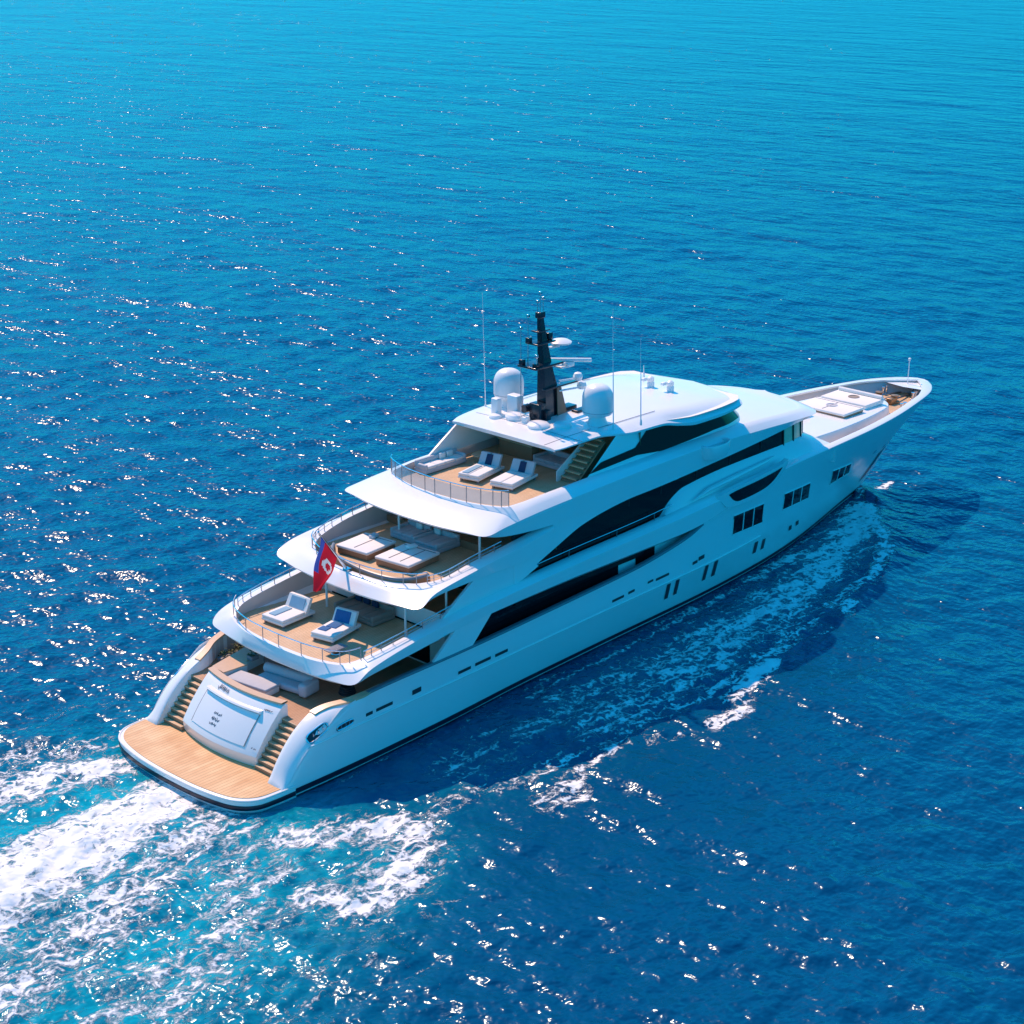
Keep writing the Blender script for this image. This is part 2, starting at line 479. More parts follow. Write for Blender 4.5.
# transom block with garage hatch
TW = 3.08
def tr_x(y): return -0.42 * (1 - (y / TW) ** 2)
b = MB(); cols = []
tp = [(3.30, 0.75), (3.22, 0.86), (3.16, 1.40), (3.24, 1.56), (3.75, 2.28), (4.25, 2.86), (4.72, 3.34), (5.08, 3.66), (5.24, 3.70), (5.34, 3.64), (5.34, 2.9)]
ys = np.linspace(-TW, TW, 33)
for y in ys: cols.append([(x + tr_x(y), y, z) for x, z in tp])
b.grid(cols)
for s_, c_ in ((0, cols[0]), (-1, cols[-1])):
    b.poly(c_ + [(5.34, c_[0][1], 0.75)])
TRANS = b.build('transom', 'paint', Y, 30)
def tr_pt(y, t, off=0.0):
    """point on the raked transom face, t from 0 at its foot to 1 at its head"""
    zz = 1.60 + t * (3.62 - 1.60)
    f = pc([1.40, 1.56, 2.28, 2.86, 3.34, 3.66], [3.16, 3.24, 3.75, 4.25, 4.72, 5.08])
    return Vector((f(zz) + tr_x(y), y, zz)) + Vector((-0.74, 0, 0.67)) * off
def tr_patch(mb, y0, y1, t0, t1, off, off2=None, ny=14, nt_=4, skew=0.0):
    off2 = off if off2 is None else off2
    mb.grid([[tr_pt(y0 + (y1 - y0) * i / ny + skew * j / nt_, t0 + (t1 - t0) * j / nt_, off + (off2 - off) * j / nt_) for j in range(nt_ + 1)] for i in range(ny + 1)])
# hatch leaf standing proud, with an added lip above it to shade its top
b = MB(); tr_patch(b, -2.15, 2.2, 0.06, 0.74, 0.025, 0.03); HATCH = b.build('garage_hatch', 'paint', TRANS)
# brow over the hatch: a ledge added to throw a band of shade across the leaf
b = MB(); n_ = 16; rows_ = []
for i in range(n_ + 1):
    y = -2.2 + 4.45 * i / n_
    rows_.append([tr_pt(y, 0.745, 0.0), tr_pt(y, 0.755, 0.20), tr_pt(y, 0.785, 0.20), tr_pt(y, 0.84, 0.0)])
b.grid(rows_); b.poly(rows_[0]); b.poly(rows_[-1]); b.build('hatch_shade_lip', 'paint', HATCH)
for y0, y1, t0, t1 in ((-2.19, -2.15, 0.05, 0.75), (2.2, 2.24, 0.05, 0.75)):
    b = MB(); tr_patch(b, y0, y1, t0, t1, 0.03, ny=2, nt_=12); b.build('hatch_seam', 'seam', HATCH)
# name and hailing port: small slanted dark strokes, too small to read
r2 = random.Random(3)
def strokes(y0, y1, t0, t1, n):
    b = MB()
    for i in range(n):
        y = y0 + (y1 - y0) * i / n
        for k in range(2 if n > 1 else 1):
            ta = t0 + (t1 - t0) * r2.random() * 0.4; tb = ta + (t1 - t0) * (0.35 + 0.3 * r2.random())
            yy = y + r2.random() * 0.05; sk = r2.uniform(-0.08, 0.1)
            b.add([tr_pt(yy, ta, 0.034), tr_pt(yy + 0.045, ta, 0.034), tr_pt(yy + 0.045 + sk, tb, 0.034), tr_pt(yy + sk, tb, 0.034)], [(0, 1, 2, 3)])
    b.build('lettering', 'ink', TRANS)
strokes(0.55, 1.5, 0.86, 0.98, 9)
strokes(0.1, 0.75, 0.30, 0.39, 7); strokes(0.1, 0.75, 0.42, 0.50, 7); strokes(0.15, 0.7, 0.20, 0.27, 6)
strokes(-2.95, -2.6, 0.05, 0.09, 3); strokes(-2.75, -2.25, 0.84, 0.88, 6); strokes(1.75, 1.95, 0.80, 0.84, 1)
b = MB(); b.grid([[(x + tr_x(y), y, z) for x, z in ((5.02, 3.70), (5.02, 3.78), (5.42, 3.80), (5.42, 3.70))] for y in np.linspace(-3.02, 3.15, 21)], closed_v=True)
b.build('cap_rail', 'cap', TRANS)

# side stairs from the platform to the cockpit
for s_ in (1, -1):
    b = MB(); n = 9
    for i in range(n):
        x = 3.05 + i * 0.235; z = 0.80 + (i + 1) * 0.244
        b.box(x, x + 0.30, s_ * 3.88 - 0.80, s_ * 3.88 + 0.80, 0.5, z - 0.05)
    ST = b.build('stair', 'wood', Y)
    for i in range(n):
        x = 3.05 + i * 0.235; z = 0.80 + (i + 1) * 0.244
        t_ = MB(); t_.box(x - 0.03, x + 0.215, s_ * 3.88 - 0.78, s_ * 3.88 + 0.78, z - 0.05, z, 0.012)
        t_.build('tread', 'teak', ST)

def floor_sheet(name, curve, z, mt, parent, thick=0.06):
    b = MB()
    top = [(p[0], p[1], z) for p in curve]
    b.grid([[(x, y, z) for x, y, _ in top], [(x, -y, z) for x, y, _ in top]])
    b.grid([[(x, y, z - thick) for x, y, _ in top], [(x, -y, z - thick) for x, y, _ in top]])
    return b.build(name, mt, parent)

# main deck sole
b = MB(); xs = np.linspace(4.95, 37, 60)
dy = lambda x: min(5.66 if x > 8 else min(YQ(x) + 0.03, 5.66), hull_y(x, 3.0) - 0.10)
b.grid([[(x, -dy(x), 3.0) for x in xs], [(x, dy(x), 3.0) for x in xs]])
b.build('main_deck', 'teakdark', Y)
b = MB(); b.grid([[(x, -5.2, 2.6) for x in (5.3, 37)], [(x, 5.2, 2.6) for x in (5.3, 37)]]); b.grid([[(5.3, y, 0.6) for y in (-4.6, 4.6)], [(5.3, y, 3.0) for y in (-4.6, 4.6)]])
b.build('cockpit_bulkhead', 'wood', Y)

# ---------------------------------------------------------------- wrap-around deck bands
def plan_normals(c):
    out = []
    for i, p in enumerate(c):
        a = c[max(i - 1, 0)]; d = c[min(i + 1, len(c) - 1)]
        t_ = np.array([d[0] - a[0], d[1] - a[1]])
        if i == 0: t_ = np.array([0, 1.0])
        t_ /= (np.hypot(*t_) + 1e-9)
        out.append(np.array([t_[1], -t_[0]]))       # inboard: forward at the stern, to centreline at the side
    return out

def band(name, rowsU, rowsC, rowsT, floor, per, inner_to=None, mt='paint', side_floor=None):
    fl = side_floor or (lambda x: floor)
    U, Cc, T = crom(rowsU, per), crom(rowsC, per), crom(rowsT, per)
    nU, nT = plan_normals(U), plan_normals(T)
    def ins(c, nn, d, dz): return [np.array([p[0] + n_[0] * d, max(p[1] + n_[1] * d, 0.0), p[2] + dz]) for p, n_ in zip(c, nn)]
    S0 = ins(U, nU, 1.4, 0.10)
    for p in S0: p[2] = min(p[2], floor - 0.14)
    mid = [a * 0.47 + b_ * 0.53 + np.array([0, 0, 0.025]) for a, b_ in zip(Cc, T)]
    I = ins(T, nT, 0.26, 0.0)
    rail = [S0, U, [a * 0.5 + b_ * 0.5 for a, b_ in zip(U, Cc)], Cc, mid, T, I]
    bm_ = MB()
    full = []
    for c in rail:
        full.append([(p[0], -p[1], p[2]) for p in c[::-1]] + [(p[0], p[1], p[2]) for p in c[1:]])
    bm_.grid(full)
    ob = bm_.build(name, mt, Y, 38)
    # lining from the coaming down to the deck
    n_in = len(I) if inner_to is None else sum(1 for p in I if p[0] < inner_to)
    Ii = I[:n_in]
    lin = MB()
    lin.grid([[(p[0], -p[1], p[2]) for p in Ii[::-1]] + [(p[0], p[1], p[2]) for p in Ii[1:]],
              [(p[0], -p[1], fl(p[0]) - 0.02) for p in Ii[::-1]] + [(p[0], p[1], fl(p[0]) - 0.02) for p in Ii[1:]]])
    lin.build('coaming_lining', 'greyin', ob)
    return ob, U, Cc, T, I, S0

# upper deck band
U1 = [(6.92, 0, 4.62), (7.02, 2.4, 4.62), (7.28, 4.4, 4.64), (7.66, 5.62, 4.76), (8.7, 5.94, 5.1), (11.6, 5.95, 5.36), (15.7, 5.95, 5.74), (23, 5.95, 5.95), (31, 5.95, 5.95), (36, 5.95, 6.05), (41, 5.84, 6.85), (44.5, 5.75, 7.3)]
C1 = [(6.88, 0, 4.72), (6.98, 2.4, 4.72), (7.2, 4.55, 4.76), (7.5, 5.85, 4.9), (8.6, 6.04, 5.5), (11.6, 6.02, 6.0), (15.7, 6.02, 6.35), (23, 6.02, 6.7), (31, 6.02, 6.92), (36, 6.0, 7.1), (41, 5.88, 7.35), (44.5, 5.78, 7.45)]
T1 = [(7.05, 0, 5.4), (7.2, 2.4, 5.4), (7.7, 4.2, 5.42), (8.2, 4.95, 5.55), (9.2, 5.4, 5.78), (11.6, 5.55, 6.1), (15.7, 5.55, 6.55), (23, 5.55, 6.95), (31, 5.55, 7.2), (36, 5.5, 7.5), (41, 5.42, 7.65), (44.5, 5.3, 7.6)]
B1, u1, c1, t1, i1, s1 = band('upper_deck_band', U1, C1, T1, 5.1, 6, inner_to=34, side_floor=lambda x: float(np.interp(x, [14.6, 15.2], [5.1, 5.95])))
floor_sheet('upper_deck', [np.array([p[0], min(p[1], 5.6 if p[0] < 14.8 else 4.95), 0]) for p in i1 if p[0] < 36], 5.1, 'teak', Y)
b = MB(); b.grid([[(x, -4.9, 5.95) for x in np.linspace(15.0, 34.5, 30)], [(x, -5.5, 5.95) for x in np.linspace(15.0, 34.5, 30)]]); b.mirror(); b.build('side_walkway', 'teak', Y)
b = MB(); cv = [np.array([p[0], min(p[1], 4.9), p[2]]) for p in s1 if p[0] < 37]
b.grid([[(p[0], -p[1], p[2]) for p in cv], [(p[0], p[1], p[2]) for p in cv]]); b.build('ceiling', 'deckwhite', B1)

# bridge deck band
U2 = [(11.52, 0, 7.42), (11.62, 2.4, 7.42), (11.93, 4.4, 7.45), (12.35, 5.6, 7.56), (13.5, 5.78, 7.95), (16.8, 5.72, 8.0), (20, 5.72, 8.0), (22.8, 5.65, 8.05)]
C2 = [(11.48, 0, 7.52), (11.58, 2.4, 7.52), (11.85, 4.55, 7.54), (12.2, 5.85, 7.66), (13.4, 5.88, 8.2), (16.8, 5.80, 8.6), (20, 5.78, 8.92), (22.8, 5.68, 9.3)]
T2 = [(12.2, 0, 8.15), (12.4, 2.2, 8.15), (13.1, 3.9, 8.17), (13.7, 4.6, 8.22), (14.8, 5.15, 8.36), (16.9, 5.32, 8.75), (20, 5.32, 9.08), (22.8, 5.35, 9.42)]
B2, u2, c2, t2, i2, s2 = band('bridge_deck_band', U2, C2, T2, 7.75, 6)
floor_sheet('bridge_deck', i2 + [np.array([31, 5.1, 0])], 7.75, 'teak', Y)
b = MB(); cv = s2 + [np.array([40, 4.4, 8.1])]
b.grid([[(p[0], -p[1], p[2]) for p in cv], [(p[0], p[1], p[2]) for p in cv]]); b.build('ceiling', 'deckwhite', B2)

# sun deck band, which runs on forward as the brow over the bridge windows
U3 = [(16.46, 0, 10.18), (16.56, 2.4, 10.18), (16.93, 4.4, 10.18), (17.4, 5.5, 10.14), (18.95, 5.64, 9.8), (22, 5.62, 9.5), (27, 5.6, 9.35), (32, 5.55, 9.35), (38, 5.42, 9.55), (43, 5.25, 9.75), (47, 4.95, 9.9), (49.5, 4.45, 9.85), (50.9, 2.6, 9.8), (51.3, 0, 9.8)]
C3 = [(16.42, 0, 10.28), (16.52, 2.4, 10.28), (16.88, 4.5, 10.27), (17.3, 5.7, 10.25), (18.9, 5.74, 10.4), (22, 5.70, 10.58), (27, 5.66, 10.72), (32, 5.6, 10.8), (38, 5.48, 10.75), (43, 5.34, 10.5), (47.2, 5.08, 10.2), (49.9, 4.6, 10.0), (51.2, 2.7, 9.95), (51.6, 0, 9.95)]
T3 = [(18.6, 0, 10.98), (18.8, 2.2, 10.98), (19.3, 3.9, 10.98), (19.9, 4.75, 10.98), (21, 4.98, 11.0), (22.8, 5.05, 11.08), (27, 5.0, 11.12), (32, 4.95, 11.15), (38, 4.85, 11.15), (43, 4.7, 10.95), (46.8, 4.4, 10.62), (49.1, 3.9, 10.4), (50.3, 2.2, 10.36), (50.7, 0, 10.38)]
B3, u3, c3, t3, i3, s3 = band('sun_deck_band', U3, C3, T3, 10.5, 6, inner_to=33)
floor_sheet('sun_deck', [p for p in i3 if p[0] < 34], 10.5, 'teak', Y)
b = MB(); cv = s3
b.grid([[(p[0], -p[1], p[2]) for p in cv], [(p[0], p[1], p[2]) for p in cv]]); b.build('ceiling', 'deckwhite', B3)
# crowned forward roof closing the brow
b = MB(); g = []
for p in [p for p in i3 if p[0] > 31.5]:
    g.append([(p[0], p[1] * k, p[2] + 0.16 * (1 - k * k)) for k in np.linspace(-1, 1, 13)])
b.grid(g); b.build('forward_roof', 'paint', B3)

# ---------------------------------------------------------------- deckhouse sides
def lin(xs, ys): return lambda x: float(np.interp(x, xs, ys))
# main saloon: dark wall set back behind the side walkway
YA = lambda x, z: 5.15
b = MB()
strip(b, np.linspace(14.6, 36.6, 40), lambda x: 2.95, lambda x: 6.3, YA, 3)
b.mirror()
b.grid([[(14.6, y, 2.95) for y in (-5.15, 5.15)], [(14.6, y, 6.3) for y in (-5.15, 5.15)]])
SAL = b.build('saloon_wall', 'paint', Y)
b = MB(); strip(b, np.linspace(15.9, 29.0, 30), lin([15.9, 30], [3.5, 3.9]), lin([15.9, 17.4, 30], [3.55, 5.6, 6.0]), YA, 4, off=0.03)
strip(b, np.linspace(30.6, 32.4, 4), lambda x: 3.4, lambda x: 6.0, YA, 3, off=0.03); b.mirror()
b.build('saloon_window', 'glass', SAL)
b = MB(); b.grid([[(14.58, y, 3.1) for y in np.linspace(-4, 4, 5)], [(14.58, y, 5.2) for y in np.linspace(-4, 4, 5)]]); b.build('saloon_door', 'glass', SAL)
# raked buttress panels at the aft ends of the house sides
def buttress(name, pts, yc, th=0.16, sides=(1, -1)):
    for s_ in sides:
        mbt = MB()
        f = [(x, s_ * yc, z) for x, z in pts]; k = [(x, s_ * (yc - th), z) for x, z in pts]; n = len(f)
        mbt.add(f + k, [tuple(range(n)), tuple(range(n, 2 * n))[::-1]] + [(i, (i + 1) % n, n + (i + 1) % n, n + i) for i in range(n)])
        mbt.build(name, 'paint', Y)
buttress('house_buttress', [(12.9, 4.15), (16.4, 4.2), (16.0, 4.3), (17.6, 5.85), (14.9, 5.78)], 5.86)
buttress('house_buttress', [(13.9, 6.3), (20.0, 6.75), (21.6, 7.3), (20.4, 8.25), (16.8, 8.15)], 5.56)
# bulwark rising forward of the walkway opening (joins hull to band)
ZG2T = pc([20.2, 21, 22.8, 25.4, 28, 29.6, 38, 47, 50], [6.95, 7.3, 7.95, 8.8, 9.18, 9.3, 9.5, 9.92, 9.9])
b = MB()
strip(b, np.linspace(19.6, 34, 50), lambda x: max(6.75 + (x - 19.6) * .1, ZG2T(x)) if x > 20 else 6.75, lambda x: max(lin([19.6, 22.8, 24, 34], [8.2, 9.42, 9.5, 9.5])(x), ZG2T(x) + 0.06), lambda x, z: 5.60 - 0.02 * (z - 7), 6, thick=0.12)
b.mirror(); b.build('house_side', 'paint', Y)
# bridge deckhouse glass
HBn = pc([18, 34, 40, 44, 47, 49.2, 50.6, 51.2, 51.4], [5.1, 5.1, 4.98, 4.8, 4.55, 4.05, 2.8, 1.3, 0.0])
YB = lambda x, z: HBn(x) - 0.07 * (z - 8)
ZG2B = pc([18, 31, 32.2, 34.0, 35.2, 40, 48.6, 51.4], [5.2, 5.2, 6.6, 8.1, 8.5, 8.72, 8.5, 8.1])
b = MB()
xs = np.linspace(20.0, 46.2, 70)
strip(b, xs, ZG2B, lambda x: 9.72, YB, 5)
b.mirror(); BG = b.build('bridge_house_window', 'glass', Y)
b = MB()
for x in (24.5, 27.2, 30, 33, 36.5, 40, 43.5):
    z0 = max(ZG2B(x), 7.2)
    b = MB(); b.box(x - 0.04, x + 0.04, -YB(x, 9) - 0.03, -YB(x, 9) + 0.12, z0, 9.6)
    b.mirror(); b.build('window_mullion', 'black', BG)
b = MB(); xs = [46.2, 46.8, 47.4, 48.0, 48.6, 49.2, 49.8, 50.3, 50.7, 51.0, 51.2, 51.32, 51.4]
g = [[(x, -YB(x, z) if HBn(x) > 0 else 0, z) for z in np.linspace(ZG2B(x), 9.75, 5)] for x in xs]
b.grid(g); b.mirror(); FW = b.build('front_window', 'litglass', Y)
b = MB()
for x in (46.25, 47.6, 48.9, 50.0, 50.8):
    b = MB(); b.tube([(x, -YB(x, 8.4) - 0.02, 8.2), (x, -YB(x, 9.7) - 0.02, 9.8)], 0.07, 6)
    b.mirror(); b.build('window_post', 'black', FW)
# aft wall of bridge house and of sun lounge
b = MB(); b.grid([[(19.9, y, 5.1) for y in (-5.1, 5.1)], [(19.9, y, 8.2) for y in (-5.1, 5.1)]]); W2 = b.build('upper_saloon_wall', 'wood', Y)
b = MB(); b.grid([[(19.86, y, 5.2) for y in (-3.2, 3.2)], [(19.86, y, 7.3) for y in (-3.2, 3.2)]]); b.build('sliding_door', 'glass', W2)
b = MB(); b.grid([[(23.4, y, 7.7) for y in (-5.3, 5.3)], [(23.4, y, 10.4) for y in (-5.3, 5.3)]]); W3 = b.build('bridge_lounge_wall', 'wood', Y)
b = MB(); b.grid([[(23.36, y, 7.8) for y in (-3.4, 3.4)], [(23.36, y, 9.9) for y in (-3.4, 3.4)]]); b.build('sliding_door', 'glass', W3)

# shoulder between the hull sheer and the bridge windows
b = MB(); g = []
for x in np.linspace(31.0, 51.4, 62):
    tz = np.interp(x, [31, 36, 41, 45.5, 48, 51.4], [7.2, 7.5, 7.66, 7.62, 7.58, 7.56]); ty = np.interp(x, [31, 36, 41, 45.5, 51.4], [5.52, 5.47, 5.38, 5.2, 4.7])
    gb = max(ZG2B(x), tz - 0.15 if x < 33 else 0); yb = YB(x, gb)
    ty = max(ty, HB_TOP(x) - 0.5) if x > 44 else ty
    k2 = [(x, -(HB_TOP(x) - 0.02 if x > 41 else ty), ZTOP(x) - 0.03 if x > 41 else tz), (x, -ty, tz), (x, -(ty * 0.55 + yb * 0.45), tz + (gb - tz) * 0.62), (x, -(yb + 0.02), gb), (x, -(yb - 0.15), gb + 0.02)]
    g.append(k2)
b.grid(g); b.poly([(51.4, -HB_TOP(51.4) + 0.02, 6.3)] + g[-1] + [(51.4, 0.0, 6.3)]); b.mirror(); SH = b.build('shoulder', 'paint', Y)
# long scoop moulding on the shoulder
b = MB(); b.tube([(35.4, -5.62, 7.62), (37, -5.60, 7.98), (40, -5.48, 8.12), (43.5, -5.25, 8.22), (44.6, -5.1, 8.3)], [0.02, 0.16, 0.18, 0.14, 0.02], 8); b.mirror(); b.build('scoop_moulding', 'paint', SH)

# balcony fairing with dark opening
BZL = pc([37.6, 38.6, 40, 42, 43.6, 45.2], [7.3, 6.5, 6.4, 6.5, 6.85, 7.95]); BZU = pc([37.6, 39, 42, 45.2], [7.45, 7.75, 7.95, 8.1])
b = MB(); strip(b, np.linspace(37.6, 45.2, 30), BZL, BZU, lambda x, z: hull_y(x, z) + 0.02 + 0.30 * max(0, math.sin((x - 37.6) / 7.6 * math.pi)) ** .5, 5, thick=0.35); b.mirror(); BAL = b.build('balcony_fairing', 'paint', Y)
wl = pc([38.5, 39.1, 39.6, 42.2, 43.3, 44.2], [7.35, 6.85, 6.72, 6.85, 7.15, 7.8]); wu = pc([38.5, 39.1, 42, 44.2], [7.42, 7.52, 7.7, 7.84])
b = MB(); strip(b, np.linspace(38.5, 44.2, 26), wl, wu, lambda x, z: hull_y(x, z) + 0.02 + 0.30 * max(0, math.sin((x - 37.6) / 7.6 * math.pi)) ** .5, 4, off=0.02); b.mirror(); b.build('balcony_opening', 'glass', BAL)
# oval scoop on the sun deck band
b = MB(); pr = []
for k in range(20):
    a = 2 * math.pi * k / 20
    pr.append((37.6 + 1.3 * math.cos(a), -5.55 + 0.62 * math.sin(a)))
b.grid([[(37.6 + (x - 37.6) * s_, -5.52 + (y + 5.52) * s_, z) for x, y in pr] for s_, z in ((0.78, 10.6), (0.80, 10.86), (0.95, 10.9), (1.0, 10.84), (0.97, 10.3), (0.8, 10.0), (0.3, 9.9))], closed_v=True)
b.poly([(37.6 + (x - 37.6) * 0.8, -5.52 + (y + 5.52) * 0.78, 10.6) for x, y in pr]); b.mirror(); b.build('wing_station', 'paint', B3)

# ---------------------------------------------------------------- wheelhouse and hard top
HCn = pc([26, 37, 40, 42, 43.4, 44.3, 44.6], [4.75, 4.74, 4.6, 4.15, 3.1, 1.6, 0.0])
LEAN = lambda x, z: max(0, z - 10.9) * 1.15 * min(1, max(0, (x - 37) / 6))
YC = lambda x, z: max(HCn(x) - 0.20 * (z - 11), 0.0)
b = MB()
xs = np.concatenate([np.linspace(26.3, 42.4, 50), [42.9, 43.4, 43.8, 44.1, 44.3, 44.45, 44.55, 44.6]])
strip(b, xs, lambda x: 10.6, lin([26.3, 26.6, 29.6, 44.6], [11.0, 11.1, 12.95, 12.75]), YC, 8, lean=LEAN); b.mirror()
WH = b.build('wheelhouse', 'paint', Y)
gl = lin([26.8, 31.1, 33.4, 35.7, 38.7, 42, 43.5], [11.25, 11.4, 11.15, 11.2, 11.3, 11.25, 11.05]); gu = lin([26.8, 27.9, 31.0, 32.7, 44.6], [11.27, 11.7, 11.85, 12.95, 12.7])
b = MB(); xs = np.concatenate([np.linspace(26.8, 42.4, 60), [42.9, 43.4, 43.8, 44.1, 44.3, 44.45, 44.55, 44.6]])
strip(b, xs, gl, gu, YC, 5, off=0.025, lean=LEAN); b.mirror(); b.build('wheelhouse_window', 'glass', WH)

RYP = pc([24.7, 25.6, 28, 31, 35, 38, 40, 41, 41.6, 42.0, 42.3, 42.4], [4.35, 4.75, 5.1, 5.35, 5.42, 5.38, 5.2, 4.95, 4.3, 3.0, 1.4, 0.0])
RYS = pc([24.7, 25.3, 28.2, 29.6, 31, 34, 34.9, 36, 38, 40, 41, 41.6, 42.0, 42.3, 42.4], [3.9, 4.05, 4.1, 4.4, 4.6, 4.68, 5.0, 5.32, 5.36, 5.2, 4.95, 4.3, 3.0, 1.4, 0.0])
RY = RYP
RC = pc([24.7, 27, 31, 35, 38.5, 41, 42.4], [13.1, 13.25, 13.38, 13.4, 13.25, 12.95, 12.78])
RE = pc([24.7, 28, 31, 33.6, 34.6, 36, 38, 41, 42.4], [13.0, 13.05, 12.8, 12.72, 12.55, 12.42, 12.42, 12.52, 12.6])
b = MB(); halves = []
for sg, RYx in ((-1, RYS), (1, RYP)):
    g = []
    for x in np.concatenate([np.linspace(24.7, 40.8, 50), [41.1, 41.4, 41.7, 41.9, 42.1, 42.25, 42.35, 42.4]]):
        wy, zc, ze = RYx(x), RC(x), RE(x); q_ = []
        fl_ = 0.90 - 0.10 * min(1, max(0, (x - 28.5) / 2)) * min(1, max(0, (41 - x) / 2))
        for k in np.linspace(0, 1, 9):
            q_.append((x, sg * wy * fl_ * k, zc - (zc - max(ze, zc - 0.55)) * 0.32 * k ** 2.2))
        zs_ = q_[-1][2]
        q_ += [(x, sg * wy * (fl_ * .55 + .45), zs_ - (zs_ - ze) * 0.30), (x, sg * wy, ze + (zs_ - ze) * 0.15), (x, sg * wy, ze - 0.06), (x, sg * max(wy - 0.16, 0), ze - 0.12), (x, sg * max(wy - 1.0, 0), min(12.9, ze + 0.1))]
        g.append(q_)
    b.grid(g); b.grid([[p for p in g[0][:11]], [(p[0] + 0.05, p[1], 12.86) for p in g[0][:11]]])
ROOF = b.build('hard_top', 'paint', Y, 40)
b = MB(); b.grid([[(x, -max(RYS(x) - 0.2, 0), 12.86) for x in np.linspace(24.75, 41.5, 24)], [(x, max(RYP(x) - 0.2, 0), 12.86) for x in np.linspace(24.75, 41.5, 24)]]); b.build('ceiling', 'deckwhite', ROOF)
# panel joints on the roof
b = MB()
def roofz(x, y): 
    wy, zc, ze = (RYP if y > 0 else RYS)(x), RC(x), RE(x); k = min(abs(y) / (wy * 0.9), 1.0)
    return zc - (zc - max(ze, zc - 0.55)) * 0.32 * k ** 2.2
def joint(p, q_, n=16):
    pts = [(p[0] + (q_[0] - p[0]) * i / n, p[1] + (q_[1] - p[1]) * i / n) for i in range(n + 1)]
    b.tube([(x, y, roofz(x, y) + 0.004) for x, y in pts], 0.018, 5)
joint((26.6, 4.2), (26.6, -4.3)); joint((24.8, -3.0), (28.6, -3.2)); joint((29.0, -3.4), (34.0, -3.6)); joint((29.0, 4.0), (37.0, 4.2))
b.build('panel_joint', 'slate', ROOF)

# sun lounge under the hard top
b = MB(); b.grid([[(31.5, y, 10.5) for y in (-4.6, 4.6)], [(31.5, y, 12.8) for y in (-4.6, 4.6)]]); b.build('lounge_bulkhead', 'wood', Y)
# side wings of the hard top support (port and starboard), sloped
buttress('hard_top_wing', [(22.6, 11.05), (29.8, 11.15), (29.8, 12.9), (25.6, 12.9)], 4.62, 0.12, sides=(1,))

# stair from the sun deck to the roof on the starboard side
b = MB(); n = 8; sx0, sx1, sy0, sy1 = 26.5, 0.31, -4.05, -2.75
b.hull8([(sx0, sy0, 10.5), (sx0 + n * sx1, sy0, 10.5), (sx0 + n * sx1, sy1, 10.5), (sx0, sy1, 10.5)], [(sx0, sy0, 10.55), (sx0 + n * sx1, sy0, 12.55), (sx0 + n * sx1, sy1, 12.55), (sx0, sy1, 10.55)])
STR = b.build('roof_stair', 'teakdark', Y)
for i in range(n):
    x = sx0 + i * sx1; z = 10.55 + (i + 1) * 0.27
    t_ = MB(); t_.box(x - 0.02, x + 0.20, sy0 + 0.05, sy1 - 0.05, z - 0.09, z, 0.012); t_.build('tread', 'teak', STR)
b = MB(); b.hull8([(26.2, sy1, 10.5), (29.2, sy1, 10.5), (29.2, sy1 + .08, 10.5), (26.2, sy1 + .08, 10.5)], [(26.2, sy1, 11.1), (29.2, sy1, 12.85), (29.2, sy1 + .08, 12.85), (26.2, sy1 + .08, 11.1)]); b.build('stair_side', 'paint', STR)

# ---------------------------------------------------------------- fore deck
def inner(x, d): return max(hull_y(x, ZTOP(x)) - d, 0)
xs = np.concatenate([np.linspace(45.0, 66, 50), np.linspace(66.3, 69.6, 14)])
b = MB(); g = []
xs2 = np.concatenate([np.linspace(44.5, 66, 60), np.linspace(66.3, 70.0, 20), [70.3, 70.5, 70.65]])
for x in xs2:
    z = ZTOP(x); yo = HB_TOP(x); wd = 0.52 + 0.5 * max(0, (x - 66.5) / 3.5)
    if x < 46.5: wd *= max(0.05, (x - 44.5) / 2)
    yi = max(yo - wd, 0.0)
    g.append([(x, -yo - 0.02, z - 0.06), (x, -yo - 0.03, z + 0.03), (x, -yo + 0.05, z + 0.08), (x, -yi, z + 0.08), (x, -yi, z - 0.05)])
b.grid(g); b.poly(g[0]); b.mirror(); 
b.grid([[(70.65, -HB_TOP(70.65) - 0.02, ZTOP(70.65) + .08), (70.65, HB_TOP(70.65) + 0.02, ZTOP(70.65) + .08)], [(71.02, -0.3, ZTOP(71.0) + .07), (71.02, 0.3, ZTOP(71.0) + .07)], [(71.05, -0.3, ZTOP(71.0) - .04), (71.05, 0.3, ZTOP(71.0) - .04)]])
GUN = b.build('gunwale', 'paint', Y, 40)
b = MB(); b.grid([[(x, -max(HB_TOP(x) - (0.34 + 0.5 * max(0, (x - 66.5) / 3.5)), 0), ZTOP(x)) for x in xs2 if x > 49], [(x - 0.5 * max(0, (x - 60) / 10), -max(min(HB_TOP(x) - 0.62 - 0.7 * max(0, (x - 64) / 6), hull_y(x, 6.4) - 0.08), 0), 6.38) for x in xs2 if x > 49]])
b.mirror(); b.build('foredeck_bulwark', 'greyin', Y)
b = MB(); fx = [x for x in xs2 if 48 < x < 69.6]; fy = lambda x: max(min(HB_TOP(x) - 0.4, hull_y(x, 6.4) - 0.10), 0.02)
b.grid([[(x, -fy(x), 6.42) for x in fx], [(x, fy(x), 6.42) for x in fx]]); b.build('foredeck', 'teak', Y)
# breasthook plate at the stem
b = MB(); bx = [68.5, 68.9, 69.3, 69.7, 70.1, 70.4, 70.65]
b.grid([[(x, -max(HB_TOP(x) - 0.3, 0.05) * k, ZTOP(x) - 0.06 - 0.10 * (1 - k)) for k in (0, 0.5, 1)] for x in bx]); b.mirror(); b.build('bow_plate', 'paint', GUN)
